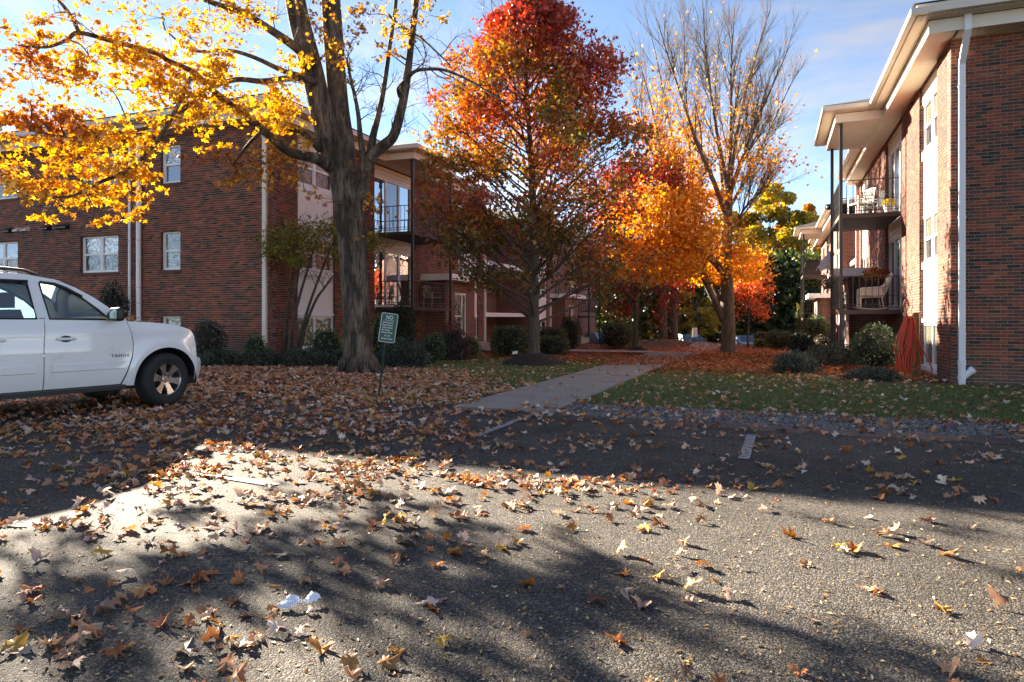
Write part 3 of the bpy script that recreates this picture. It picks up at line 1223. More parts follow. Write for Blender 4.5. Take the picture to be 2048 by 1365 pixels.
def apartment(name, label, s, a0, zoff, a_far, brick_front, want, front_wins):
    """one block of flats; s=+1 when it stands on the a>a0 side of the courtyard"""
    root = empty(name, W(a0, 15.75, zoff), -PHI, label, 'building')
    D0 = 15.75
    P = lambda q, o, z: (-s * o, q - D0, z)               # courtyard side: q along, o towards the courtyard
    PF = lambda u, o, z: (u - a0, -o, z)                  # front: u = a coordinate, o towards the car park
    ops = [(17.0, 18.9, .08, 6.9), (21.3, 24.2, 1.5, 6.9), (28.4, 30.7, .08, 6.9)]
    ops2 = [(39.8, 41.7, .08, 6.9), (46.7, 49.4, 1.5, 6.9), (51.2, 52.6, 2.6, 3.8), (51.2, 52.6, 5.3, 6.5)]
    dz2 = -.22
    zb = -.42
    # walls
    mb = MB()
    wall_cells(mb, P, D0 + .1, 31.5, zb, 6.93, ops, .30, 0, 1)
    ox = [(u0, u1, z0, z1) for (u0, u1, z0, z1, c, p, l) in front_wins]
    wall_cells(mb, PF, min(a0, a_far), max(a0, a_far), zb, 6.93, ox, .30, 0, 1)
    mb.build('wall', [MT['mortar'], MT['bricktex']], root)
    mb = MB()
    for i in range(2):
        pass
    wall_cells(mb, P, 38.5, 54.5, -3.2, 6.93 + dz2, [(o[0], o[1], o[2] + dz2, o[3] + dz2) for o in ops2], .30, 1, 1)
    mb.box(P(31.48, -.3, zb - 2), P(31.2, -2.3, 6.93), 1)
    mb.box(P(38.5, -.3, -3.2), P(38.8, -2.3, 6.93 + dz2), 1)
    mb.box(P(31.2, -2.3, -3.2), P(38.8, -2.6, 6.93 + dz2), 1)
    mb.box(P(54.2, -.3, -3.2), P(54.5, -12, 6.9 + dz2), 1)
    mb.build('wall', [MT['mortar'], MT['bricktex']], root)
    # inner mass that closes the rooms
    MB().box(P(D0 + .32, -.32, zb), P(31.3, -11.9, 6.9)).build('inner_wall', MT['bricktex'], root)
    MB().box(PF(a0 + s * 12, -.32, zb), PF(a_far, -11.9, 6.9)).build('inner_wall', MT['bricktex'], root)
    # bricks
    rs = brick_rows(D0 + .105, 31.45, zb, 6.92, ops)
    u0, u1 = sorted((a0, a0 + s * brick_front))
    rf = brick_rows(u0, u1, zb, 6.92, ox)
    lay_bricks(root, rf, rs, PF, P, want)
    # the stretch of front beyond the laid bricks
    e0, e1 = sorted((a0 + s * brick_front, a_far))
    mb = MB()
    for (x0, x1) in hit(e0, e1, 0, 1, ox):
        mb.box(PF(x0, -.004, zb), PF(x1, -.006, 6.92))
    mb.build('wall', MT['bricktex'], root)
    # windows
    window_bay(root, P, 17.0, 18.9, 2, (('pane_blind', 'pane_blind'), ('pane_blind', 'pane_dark'), ('pane_blind', 'pane_dark')))
    window_bay(root, P, 28.4, 30.7, 3, (('pane_dark', 'pane_dark'), ('pane_dark', 'pane_dark'), ('pane_dark', 'pane_dark')))
    slider(root, P, 21.3, 24.2, 4.33, 6.45, 'pane_sky')
    slider(root, P, 21.3, 24.2, 1.60, 3.72, 'pane_sky')
    MB().box(P(21.3, -.16, 4.145), P(24.2, -.09, 4.33)).build('trim_board', MT['trim'], root)
    MB().box(P(21.3, -.16, 1.5), P(24.2, -.09, 1.6)).build('trim_board', MT['trim'], root)
    for (w0, w1, z0, z1, c, p, l) in front_wins:
        window(root, PF, w0, w1, z0, z1, c, p, lower=l)
    P2 = lambda q, o, z: P(q, o, z + dz2)
    window_bay(root, P2, 39.8, 41.7, 2, (('pane_dark', 'pane_dark'), ('pane_dark', 'pane_dark'), ('pane_dark', 'pane_dark')))
    slider(root, P2, 46.7, 49.4, 4.33, 6.45, 'pane_sky')
    slider(root, P2, 46.7, 49.4, 1.60, 3.72, 'pane_dark')
    for z in (2.6, 5.3):
        window(root, P2, 51.2, 52.6, z, z + 1.2, 2, 'pane_dark')
    # balconies and entrances
    balcony(root, P, 21.4, 24.6, (4.30, 1.55), 9, 20)
    porch(root, P, 21.4, 24.6)
    balcony(root, P2, 46.5, 49.7, (4.30, 1.55), 8, 16)
    porch(root, P2, 46.5, 49.7, zb=-2.6)
    vestibule(root, P, 25.2, 28.15, zb)
    vestibule(root, P2, 42.6, 45.6, -2.8)
    # recess between the two halves: white-edged decks
    for z in (1.45, 4.2):
        MB().box(P(31.6, -.35, z - .22), P(38.4, -2.3, z)).build('recess_deck', MT['white'], root)
    # eaves, roofs
    eaves(root, P, D0, 31.5, (1, 0), turn=False)
    eaves(root, PF, *sorted((a0, a_far)), (0, 1) if s < 0 else (1, 0))
    eaves(root, P2, 38.5, 54.5, (0, 1))
    rf = MB()
    xa, xb = sorted((-s * .78, s * 18.0))
    hip(rf, xa, xb, -.78, 16.5, 7.41, .30)
    xa, xb = sorted((s * 10, a_far - a0))
    hip(rf, xa, xb, -.775, 12.5, 7.405, .30)
    xa, xb = sorted((s * 1.6, s * 12))
    hip(rf, xa, xb, 15, 23.5, 7.2, .3)
    xa, xb = sorted((-s * .78, s * 12))
    hip(rf, xa, xb, 22.4, 39.6, 7.41 + dz2, .30)
    rf.build('roof', MT['shingle'], root)
    return root, P, PF


FW_L = []
for z0, z1 in ((2.65, 3.85), (5.37, 6.55), (.05, 1.19)):
    up = z0 > 5
    FW_L += [(-17.98, -17.16, z0, z1, 1, 'pane_wavy' if up else 'pane_blind', 'pane_blue' if up else 'pane_blind'),
             (-21.6, -19.84, z0, z1, 2, 'pane_wavy', 'pane_dark'),
             (-26.5, -24.74, z0, z1, 2, 'pane_blue' if not up else 'pane_wavy', 'pane_dark'),
             (-31.4, -29.6, z0, z1, 2, 'pane_dark', 'pane_dark')]
left_b, PL, PLF = apartment('apartment_building', 'long dark red brick apartment block in shade behind the white car and the yellow maple', -1, -13.7, .18, -44.0, 12.9,
                            lambda x, y: (366 < x < 526 and 380 < y < 660) or (542 < x < 596 and 470 < y < 640), FW_L)
right_b, PR_, PRF = apartment('apartment_building', 'red brick apartment block with sunlit courtyard wall, black balconies and orange hose post', 1, 3.33, 0.0, 26.0, 3.2,
                              lambda x, y: 1850 < x < 2046 and 70 < y < 775,
                              [(6.9, 8.6, z0, z1, 2, 'pane_dark', 'pane_dark') for z0, z1 in ((2.65, 3.85), (5.37, 6.55))])


def spout(root, pts, w, dpt, mat, name='downspout'):
    """rectangular pipe along points (local)"""
    mb = MB()
    for i in range(len(pts) - 1):
        p, q = Vector(pts[i]), Vector(pts[i + 1])
        mb.prism([p + Vector((-w / 2, -dpt / 2, 0)), p + Vector((w / 2, -dpt / 2, 0)), p + Vector((w / 2, dpt / 2, 0)), p + Vector((-w / 2, dpt / 2, 0))], q - p)
    return mb.build(name, mat, root)


# near downspout of the sunlit block, with its plastic boot
f = lambda u, o, z: PRF(u, o, z)
ds = spout(right_b, [f(3.50, .06, .32), f(3.50, .06, 6.35), f(3.50, .50, 6.86), f(3.50, .50, 7.2)], .115, .085, MT['pvc'])
for z in (.38, .98, 3.3, 5.9):
    MB().box(f(3.435, .018, z), f(3.565, .108, z + .035)).build('bracket', MT['pvc'], ds)
mb = MB().tube([f(3.50, .06, -.05), f(3.50, .06, .42)], .066, 14).tube([f(3.50, .06, .40), f(3.50, .06, .47)], .074, 14).tube([f(3.50, .06, .10), f(3.50, .06, .16)], .074, 14)
mb.tube([f(3.5, .06, .12), f(3.70, .06, .31)], .062, 14).tube([f(3.645, .06, .26), f(3.70, .06, .31)], .074, 14)
mb.build('drain_boot', MT['pvc'], ds, smooth=False)
f = lambda u, o, z: PLF(u, o, z)
spout(left_b, [f(-13.84, .05, -.2), f(-13.84, .05, 6.4), f(-13.84, .5, 6.86), f(-13.84, .5, 7.2)], .13, .08, MT['trim'])
for u, r in ((-19.22, .042), (-18.82, .075)):
    c = MB().tube([f(u, .09, .95), f(u, .09, 6.88)], r, 12).build('conduit', MT['pvc'], left_b)
    for z in (1.6, 2.1, 3.6, 5.2):
        MB().tube([f(u, .09, z), f(u, .09, z + .03)], r + .012, 12).build('bracket', MT['gutter'], c)
ub = MB().box(f(-19.3, .004, .55), f(-18.65, .24, .97)).build('utility_box', MT['gutter'], left_b)
MB().box(f(-19.28, .242, .58), f(-19.0, .25, .94)).build('box_lid', MT['pvc'], ub)
for u in (-25.35, -24.8, -24.35, -23.35, -22.75, -22.45):
    dark = u not in (-24.8, -24.35)
    mb = MB().prism([f(u, .0, 4.32), f(u, .16, 4.22), f(u, .16, 4.17), f(u, .0, 4.15)], Vector(f(u + (.34 if dark else .26), 0, 0)) - Vector(f(u, 0, 0)))
    mb.build('vent_hood', MT['black'] if dark else MT['gutter'], left_b, fix=True)
# pipes on the courtyard sides
spout(left_b, [PL(31.35, .06, -.3), PL(31.35, .06, 6.9)], .1, .1, MT['white'])
spout(right_b, [PR_(31.35, .06, -.3), PR_(31.35, .06, 6.9)], .1, .1, MT['white'])
spout(left_b, [PL(42.2, .06, -2.3), PL(42.2, .06, 2.4)], .11, .11, MT['white'])
# ================================================================== leaves
def maple_outline(fine):
    if fine:
        h = [(.0, -.12), (.10, -.20), (.42, -.30), (.34, -.06), (.70, -.02), (.62, .14), (.86, .42), (.46, .36), (.30, .44), (.36, .70), (.16, .66), (0, 1.0)]
    else:
        h = [(0, -.15), (.46, -.27), (.36, .0), (.80, .34), (.30, .40), (0, 1.0)]
    return h + [(-x, y) for x, y in reversed(h[1:-1])]


def leaf_template(kind):
    """(verts n,3, tris m,3), about one unit across, lying in xy with z = curl"""
    rg = np.random.default_rng(kind[1] * 17 + 3)
    if kind[0] == 'tiny':
        v = np.array([(0, -.45, 0), (.5, .02, .10), (.14, .16, 0), (0, .62, -.06), (-.14, .16, 0), (-.5, .02, .10)])
        f = np.array([(0, 1, 2), (0, 2, 3), (0, 3, 4), (0, 4, 5)])
        return v, f
    if kind[0] == 'oval':
        v = np.array([(0, -.5, 0), (.24, -.05, .07), (0, .5, -.05), (-.24, -.05, .07)])
        return v, np.array([(0, 1, 2), (0, 2, 3)])
    ol = np.array(maple_outline(kind[0] == 'fine'))
    c = np.array([[0, .14]])
    p = np.concatenate([c, ol]) * .58
    x, y = p[:, 0], p[:, 1] - .1
    r2 = x * x + y * y
    if kind[2] == 'curl':
        z = rg.uniform(.0, .75) * r2 + rg.uniform(-.3, .5) * np.abs(x) * .6 + rg.uniform(-.4, .4) * y * np.abs(y)
        z += rg.normal(0, .06, len(x)) * np.minimum(1, r2 * 8)
        z += .16 * rg.uniform(-1, 1) * np.sin(6 * x + rg.uniform(0, 6)) + .12 * rg.uniform(-1, 1) * np.sin(7 * y + rg.uniform(0, 6))
        sq = 1 - rg.uniform(0, .45)
        x = x * sq * (1 + rg.normal(0, .10, len(x)))
        y = y * (1 + rg.normal(0, .10, len(y)))
    else:
        z = -.25 * np.abs(x) - .25 * np.maximum(0, y) ** 2 + rg.normal(0, .02, len(x))
    n = len(ol)
    f = np.array([(0, 1 + i, 1 + (i + 1) % n) for i in range(n)])
    return np.stack([x, y + .1, z], 1), f


TPL = {}


def tpl(*kind):
    if kind not in TPL:
        TPL[kind] = leaf_template(kind)
    return TPL[kind]


def bases(n, up, rng, flat=0.0):
    """random leaf frames (n,3,3): columns x, y, normal. up = bias of the normal to +z"""
    nrm = rng.normal(0, 1, (n, 3))
    nrm[:, 2] = nrm[:, 2] * (1 - flat) + up
    nrm /= np.linalg.norm(nrm, axis=1, keepdims=True) + 1e-9
    t = rng.normal(0, 1, (n, 3))
    t -= (t * nrm).sum(1, keepdims=True) * nrm
    t /= np.linalg.norm(t, axis=1, keepdims=True) + 1e-9
    b = np.cross(nrm, t)
    return np.stack([t, b, nrm], 2)


def leaf_arrays(pos, B, size, col, kinds):
    """many leaves as one mesh"""
    n = len(pos)
    which = np.arange(n) % len(kinds)
    V, F, C = [], [], []
    off = 0
    for k, kd in enumerate(kinds):
        s = which == k
        if not s.any():
            continue
        tv, tf = tpl(*kd)
        v = np.einsum('nij,kj->nki', B[s], tv) * size[s][:, None, None] + pos[s][:, None, :]
        m = v.shape[0]
        f = tf[None] + (np.arange(m) * len(tv))[:, None, None] + off
        V.append(v.reshape(-1, 3))
        F.append(f.reshape(-1, 3))
        C.append(np.repeat(col[s], len(tv), axis=0))
        off += m * len(tv)
    return np.concatenate(V), np.concatenate(F), np.concatenate(C)


def leaf_mass(name, pos, size, col, kinds, mat, parent=None, up=.6, rng=RNG, flat=0.0, B=None):
    if B is None:
        B = bases(len(pos), up, rng, flat)
    V, F, C = leaf_arrays(pos, B, size, col, kinds)
    return link(bpy.data.objects.new(name, npmesh(name, V, F, MT[mat] if isinstance(mat, str) else mat, col=C, smooth=len(tpl(*kinds[0])[1]) > 8)), parent)


def leaf_objects(name, pos, B, size, col, kinds, mat, parent=None):
    """leaves that can be picked apart, one object each"""
    ms = []
    for kd in kinds:
        tv, tf = tpl(*kd)
        ms.append(npmesh(name, tv, tf, MT[mat], smooth=True))
    out = []
    for i in range(len(pos)):
        o = bpy.data.objects.new(name, ms[i % len(ms)])
        m = Matrix([[*(B[i][r] * size[i]), pos[i][r]] for r in range(3)] + [[0, 0, 0, 1]])
        link(o, parent)
        o.matrix_local = m
        o.color = (*col[i], 1)
        out.append(o)
    return out


def mixcol(n, pal, rng=RNG, jit=.18):
    """pick colours from a weighted palette with jitter"""
    wts = np.array([p[0] for p in pal], float)
    c = np.array([p[1] for p in pal], float)
    k = rng.choice(len(pal), n, p=wts / wts.sum())
    return np.clip(c[k] * (1 + rng.normal(0, jit, (n, 1))) * (1 + rng.normal(0, jit * .14, (n, 3))), .004, .95)


# ================================================================== trees
def smooth(pts, per=5, jit=0.0):
    pts = [Vector(p) for p in pts]
    out = []
    n = len(pts)
    for i in range(n - 1):
        p0, p1, p2, p3 = pts[max(i - 1, 0)], pts[i], pts[i + 1], pts[min(i + 2, n - 1)]
        for k in range(per):
            t = k / per
            v = .5 * ((2 * p1) + (p2 - p0) * t + (2 * p0 - 5 * p1 + 4 * p2 - p3) * t * t + (3 * p1 - p0 - 3 * p2 + p3) * t ** 3)
            if jit:
                v = v + Vector((random.gauss(0, jit), random.gauss(0, jit), random.gauss(0, jit)))
            out.append(v)
    out.append(pts[-1])
    return out


def lerp_r(r, n):
    m = len(r)
    return [float(np.interp(i / (n - 1) * (m - 1), range(m), r)) for i in range(n)]


class Tree:
    def __init__(s, base):
        s.base = Vector(base)
        s.mb = MB()
        s.tips = []          # (point, direction) along the finest twigs
        s.limbs = []

    def limb(s, pts, r, sides=10, per=5, jit=0.0, world=True):
        p = smooth([Vector(q) - s.base if world else Vector(q) for q in pts], per, jit)
        s.mb.tube(p, lerp_r(r, len(p)), sides)
        s.limbs.append((p, lerp_r(r, len(p))))
        return p

    def spray(s, p, rad, level, L, n, ang=.8, up=.25, t0=.25, shrink=.6, min_r=.004, nseg=4, sides=4, wig=.16, tipn=3):
        """side branches off polyline p, recursively"""
        m = len(p)
        for _ in range(n):
            t = random.uniform(t0, 1.0)
            i = min(m - 2, int(t * (m - 1)))
            q = p[i].lerp(p[i + 1], t * (m - 1) - i)
            tan = (p[i + 1] - p[i]).normalized()
            rnd = Vector((random.gauss(0, 1), random.gauss(0, 1), random.gauss(0, 1)))
            side = (rnd - tan * rnd.dot(tan))
            if side.length < 1e-3:
                continue
            side.normalize()
            a = ang * random.uniform(.7, 1.25)
            d = (tan * math.cos(a) + side * math.sin(a) + Vector((0, 0, up))).normalized()
            ln = L * random.uniform(.6, 1.2) * (1.15 - .6 * t)
            r0 = min(rad[i] * .62, .014 * ln + .004)
            r0 = max(r0, min_r)
            pts = [q]
            cur = q.copy()
            for k in range(nseg):
                d = (d + Vector((random.gauss(0, wig), random.gauss(0, wig), random.gauss(0, wig) + up * .18))).normalized()
                cur = cur + d * ln / nseg
                pts.append(cur.copy())
            rr = [r0 * (1 - .75 * k / nseg) for k in range(nseg + 1)]
            s.mb.tube(pts, rr, sides, cap=False)
            if level > 0:
                s.spray(pts, rr, level - 1, L * shrink, max(2, int(n * .55)) if level > 1 else tipn, ang, up, .2, shrink, min_r * .7, max(2, nseg - 1), 3, wig, tipn)
            else:
                for k in range(1, nseg + 1):
                    s.tips.append((pts[k], d.copy()))

    def finish(s, name, label, mat='bark', group=None, cat='tree'):
        s.root = empty(name, s.base, 0, label, cat, group)
        t = s.mb.build('trunk', MT[mat], s.root, smooth=True)
        return s.root


# ---- the yellow maple in front -------------------------------------------------
Z0 = 16.3
TB = PX(717, 742, Z0)
TB.z = 0.0
ym = Tree(TB)
trunk = [(PX(718, 752, Z0), .47), (PX(717, 738, Z0), .42), (PX(716, 715, Z0), .385), (PX(714, 660, Z0), .365), (PX(711, 600, Z0), .355), (PX(706, 520, Z0), .36), (PX(702, 450, Z0), .395), (PX(696, 400, Z0), .40), (PX(684, 345, Z0), .36)]
pp = [t[0] for t in trunk]
ym.limb(pp, [t[1] * .90 for t in trunk], 24, 5)
# root flare
for k in range(9):
    a = k * .7 + .3
    v = Vector((math.cos(a), math.sin(a), 0))
    ym.mb.tube([v * .22 + Vector((0, 0, .42)), v * .40 + Vector((0, 0, .20)), v * .46 + Vector((0, 0, .08)), v * .62 + Vector((0, 0, -.06))], [.13, .11, .08, .03], 7)
st1 = ym.limb([PX(690, 372, Z0), PX(664, 300, Z0 - .1), PX(642, 220, Z0 - .2), PX(621, 130, Z0 - .3), PX(598, 40, Z0 - .4), PX(580, -60, Z0 - .5), PX(545, -230, Z0 - 1), PX(520, -420, Z0 - 1.6)], [.28, .275, .275, .265, .25, .22, .15, .05], 16)
st2 = ym.limb([PX(692, 375, Z0), PX(690, 310, Z0 + .15), PX(678, 220, Z0 + .2), PX(670, 130, Z0 + .2), PX(664, 40, Z0 + .2), PX(660, -60, Z0 + .3), PX(672, -250, Z0 + .6), PX(690, -450, Z0 + .9)], [.27, .265, .25, .245, .245, .23, .15, .05], 16)
rl = ym.limb([PX(716, 425, Z0), PX(724, 380, Z0 - .1), PX(729, 340, Z0 - .25), PX(744, 310, Z0 - .4)], [.13, .155, .16, .155], 12)
rA = ym.limb([PX(742, 312, Z0 - .4), PX(768, 291, Z0 - .5), PX(787, 272, Z0 - .6), PX(801, 225, Z0 - .7), PX(812, 168, Z0 - .8), PX(822, 90, Z0 - .9), PX(834, -10, Z0 - 1), PX(850, -180, Z0 - 1.2)], [.135, .13, .12, .11, .10, .075, .065, .025], 10)
rB = ym.limb([PX(741, 310, Z0 - .4), PX(747, 270, Z0 - .3), PX(757, 230, Z0 - .2), PX(768, 175, Z0), PX(780, 90, Z0 + .2), PX(792, 0, Z0 + .4), PX(800, -160, Z0 + .6)], [.11, .085, .07, .06, .052, .046, .02], 9)
rC = ym.limb([PX(731, 330, Z0 - .3), PX(722, 285, Z0 - .6), PX(716, 225, Z0 - .9), PX(703, 165, Z0 - 1.1), PX(694, 120, Z0 - 1.3)], [.09, .07, .05, .04, .02], 7)
rD = ym.limb([PX(800, 196, Z0 - .75), PX(797, 178, Z0 - .8), PX(813, 160, Z0 - .9), PX(833, 142, Z0 - 1), PX(878, 139, Z0 - 1.4), PX(915, 150, Z0 - 1.8), PX(960, 174, Z0 - 2.2), PX(1010, 205, Z0 - 2.6)], [.045, .05, .05, .04, .035, .028, .022, .008], 7)
rE = ym.limb([PX(776, 30, Z0), PX(800, 52, Z0 - .5), PX(840, 75, Z0 - 1), PX(900, 130, Z0 - 1.6)], [.04, .034, .026, .012], 6)
l1 = ym.limb([PX(662, 335, Z0 - .2), PX(633, 318, Z0 - .7), PX(580, 305, Z0 - 1.3), PX(545, 277, Z0 - 1.8), PX(505, 243, Z0 - 2.3), PX(457, 207, Z0 - 2.9), PX(415, 172, Z0 - 3.4), PX(387, 145, Z0 - 3.8), PX(337, 122, Z0 - 4.2), PX(309, 106, Z0 - 4.5), PX(225, 83, Z0 - 5), PX(158, 66, Z0 - 5.4), PX(134, 80, Z0 - 5.5), PX(92, 95, Z0 - 5.7), PX(30, 90, Z0 - 6)], [.16, .13, .10, .092, .085, .07, .058, .052, .047, .043, .038, .035, .03, .022, .008], 9)
l2 = ym.limb([PX(626, 130, Z0 - .5), PX(594, 97, Z0 - .9), PX(541, 60, Z0 - 1.4), PX(485, 26, Z0 - 2), PX(411, 0, Z0 - 2.8), PX(300, -60, Z0 - 3.8)], [.125, .105, .085, .065, .05, .02], 9)
l3 = ym.limb([PX(630, 165, Z0 - .5), PX(594, 156, Z0 - 1.2), PX(527, 163, Z0 - 2), PX(470, 160, Z0 - 2.8), PX(400, 185, Z0 - 3.6), PX(330, 215, Z0 - 4.3)], [.10, .075, .06, .05, .035, .012], 8)
l4 = ym.limb([PX(636, 150, Z0 - .4), PX(580, 147, Z0 - 1), PX(510, 116, Z0 - 1.8), PX(457, 101, Z0 - 2.4), PX(385, 101, Z0 - 3), PX(330, 60, Z0 - 3.6)], [.07, .06, .045, .035, .03, .01], 7)
l5 = ym.limb([PX(640, 300, Z0 - .3), PX(600, 262, Z0 - .9), PX(565, 245, Z0 - 1.3), PX(530, 235, Z0 - 1.6)], [.09, .07, .05, .02], 7)
l6 = ym.limb([PX(525, 262, Z0 - 1.9), PX(500, 285, Z0 - 1.6), PX(480, 310, Z0 - 1.2), PX(465, 330, Z0 - .8)], [.05, .035, .03, .01], 6)
l7 = ym.limb([PX(415, 172, Z0 - 3.4), PX(360, 225, Z0 - 4.2), PX(300, 255, Z0 - 4.9), PX(235, 265, Z0 - 5.5), PX(150, 275, Z0 - 6), PX(60, 262, Z0 - 6.3)], [.05, .042, .036, .03, .02, .01], 7)
l8 = ym.limb([PX(387, 145, Z0 - 3.8), PX(330, 260, Z0 - 4.9), PX(270, 330, Z0 - 5.5), PX(200, 365, Z0 - 5.9), PX(110, 395, Z0 - 6.1), PX(-40, 340, Z0 - 4.8), PX(-140, 320, Z0 - 4)], [.04, .036, .03, .024, .018, .008], 6)
l9 = ym.limb([PX(158, 66, Z0 - 5.4), PX(140, 30, Z0 - 5.3), PX(110, -10, Z0 - 5.2), PX(60, -90, Z0 - 5.0)], [.035, .03, .025, .01], 6)
bare = [rA, rB, rC, rD, rE]
for p in bare:
    ym.spray(p, lerp_r([.06, .03], len(p)), 2, 1.15, 9, .9, .12, .25, .55, .005, 4, 4, .28, 3)
nb = len(ym.tips)
# leaf clouds: pixel centre, pixel radii, depth, leaves, palette
GOLD = ((4, (.66, .38, .045)), (4, (.57, .29, .03)), (2, (.72, .48, .08)), (2, (.42, .18, .02)))
AMBR = ((4, (.58, .28, .03)), (3, (.46, .18, .02)), (3, (.68, .40, .05)), (1, (.32, .11, .015)))
RUST = ((4, (.46, .16, .018)), (3, (.36, .11, .014)), (2, (.55, .22, .02)), (1, (.24, .07, .012)))
clouds = [
    (40, 112, 66, 34, 10.4, 150, RUST), (95, 92, 50, 34, 10.6, 90, AMBR), (100, 165, 70, 40, 10.5, 80, AMBR), (50, 200, 46, 60, 10.3, 60, RUST),
    (165, 55, 80, 38, 10.9, 90, AMBR), (110, 25, 60, 24, 10.8, 30, RUST), (185, 125, 62, 46, 10.8, 180, GOLD), (250, 105, 60, 40, 11.3, 190, GOLD),
    (310, 125, 62, 36, 11.8, 220, AMBR), (220, 175, 70, 42, 10.9, 120, GOLD), (130, 215, 60, 30, 10.5, 30, AMBR),
    (330, 40, 80, 36, 12.5, 100, AMBR), (420, 30, 66, 30, 13.2, 154, GOLD), (395, 85, 60, 40, 12.8, 125, GOLD), (500, 60, 50, 40, 14.2, 112, AMBR), (560, 30, 40, 36, 15.0, 50, GOLD), (505, 15, 50, 20, 14.2, 60, GOLD),
    (385, 165, 62, 46, 12.4, 364, GOLD), (330, 190, 56, 40, 11.9, 266, GOLD), (440, 145, 46, 36, 13.0, 168, GOLD), (465, 215, 60, 34, 13.2, 237, GOLD), (540, 200, 56, 40, 14.2, 266, GOLD),
    (585, 130, 36, 36, 14.8, 98, GOLD), (585, 220, 40, 30, 14.8, 154, GOLD), (600, 275, 34, 24, 15.1, 50, GOLD), (545, 250, 40, 24, 14.5, 154, GOLD), (400, 235, 50, 30, 12.2, 154, GOLD), (330, 250, 40, 28, 11.5, 70, AMBR),
    (40, 245, 70, 26, 10.2, 170, RUST), (130, 240, 64, 26, 10.3, 150, RUST), (60, 280, 70, 24, 10.2, 100, AMBR), (190, 265, 60, 26, 10.6, 130, AMBR), (205, 300, 66, 30, 10.6, 170, GOLD), (265, 280, 44, 26, 11.1, 110, GOLD),
    (150, 325, 60, 26, 10.4, 120, AMBR), (230, 345, 60, 30, 10.7, 180, GOLD), (285, 340, 34, 44, 11.1, 120, GOLD), (100, 370, 70, 22, 10.3, 130, AMBR), (40, 375, 46, 16, 10.2, 60, GOLD), (170, 385, 60, 22, 10.4, 120, GOLD), (115, 405, 50, 20, 10.3, 60, GOLD), (85, 435, 34, 14, 10.2, 34, GOLD), (260, 400, 44, 22, 10.9, 90, GOLD), (275, 430, 32, 18, 11.0, 44, AMBR), (200, 440, 22, 14, 10.7, 14, AMBR), (150, 435, 20, 10, 10.6, 12, AMBR),
    (455, 320, 60, 24, 15.9, 150, RUST), (525, 330, 50, 36, 16.3, 150, AMBR), (480, 360, 44, 24, 16.3, 90, AMBR), (585, 350, 44, 36, 16.5, 110, AMBR), (560, 300, 40, 20, 16.3, 70, AMBR), (430, 290, 50, 16, 14.6, 22, GOLD), (610, 385, 20, 12, 15.4, 14, AMBR), (645, 410, 14, 12, 15.3, 8, AMBR), (400, 270, 30, 14, 13.6, 12, GOLD),
    (615, 110, 30, 20, 15.6, 46, GOLD), (675, 120, 36, 26, 15.5, 56, GOLD), (700, 85, 44, 40, 15.4, 80, AMBR), (650, 50, 44, 40, 15.3, 46, AMBR), (735, 30, 60, 32, 15.4, 74, AMBR), (790, 60, 50, 34, 15.2, 60, GOLD), (765, 105, 40, 20, 15.2, 26, AMBR), (830, 40, 50, 36, 15.0, 44, AMBR), (850, 20, 40, 20, 14.8, 24, GOLD), (785, 112, 16, 12, 15.2, 14, AMBR), (600, 20, 20, 26, 15.6, 16, GOLD),
    (745, 400, 16, 30, 15.6, 44, AMBR), (752, 425, 12, 14, 15.6, 14, AMBR), (722, 322, 16, 12, 15.9, 8, AMBR), (730, 470, 10, 8, 15.7, 4, AMBR),
    (-45, 300, 56, 46, 11.6, 200, GOLD), (-85, 240, 60, 52, 13.6, 200, GOLD), (-115, 335, 52, 38, 12.2, 150, AMBR), (-60, 190, 50, 40, 15.2, 110, GOLD), (-160, 270, 60, 50, 12.5, 160, GOLD), (-25, 345, 40, 26, 10.6, 70, AMBR), (-140, 400, 50, 30, 11.6, 110, AMBR),
    # crown above the picture
    (480, -110, 120, 90, 14.6, 420, GOLD), (640, -140, 120, 100, 15.6, 420, GOLD), (800, -130, 110, 90, 15.6, 330, GOLD), (420, -270, 150, 110, 13.2, 460, GOLD), (620, -330, 170, 120, 15.5, 500, GOLD), (820, -300, 130, 110, 16.2, 380, GOLD), (560, -480, 160, 100, 15.0, 420, AMBR), (740, -470, 140, 90, 16.3, 360, AMBR)]
pos, size, col = [], [], []
limb_pts = [q for p, r in ym.limbs[3:] for q in p]
LP = np.array([tuple(q) for q in limb_pts])
for (cx, cy, rx, ry, Z, n, pal) in clouds:
    n = int(n * (1.38 if cy > -40 else .36))
    c = PX(cx, cy, Z) - TB
    sx, sz = rx / FPX * Z, ry / FPX * Z
    sy = max(.35, min(.8, (sx + sz) * .5))
    g = RNG.normal(0, .5, (n, 3))
    # leaves hang in small tiers rather than an even cloud
    tiers = RNG.normal(0, .55, (max(3, n // 9), 3))
    which = RNG.integers(0, len(tiers), n)
    g = tiers[which] + RNG.normal(0, .17, (n, 3))
    p = np.array(tuple(c)) + g * np.array((sx, sy, sz))
    pos.append(p)
    size.append(RNG.uniform(.09, .155, n))
    col.append(mixcol(n, pal))
    k = np.argmin(((LP - np.array(tuple(c))) ** 2).sum(1))
    q0 = limb_pts[int(k)]
    mid = q0.lerp(c, .55) + Vector((random.gauss(0, .08), random.gauss(0, .08), .10))
    tw = smooth([q0, mid, c], 4)
    ym.mb.tube(tw, lerp_r([.016, .006], len(tw)), 4, cap=False)
    for tt in tiers[: 5 if cy > -40 else 2]:
        e = c + Vector((tt[0] * sx, tt[1] * sy, tt[2] * sz))
        s0 = tw[random.randrange(len(tw) // 2, len(tw))]
        m = s0.lerp(e, .5) + Vector((random.gauss(0, .05), random.gauss(0, .05), random.gauss(.03, .04)))
        ym.mb.tube([s0, m, e], [.006, .0045, .0025], 3, cap=False)
pos, size, col = np.concatenate(pos), np.concatenate(size), np.concatenate(col)
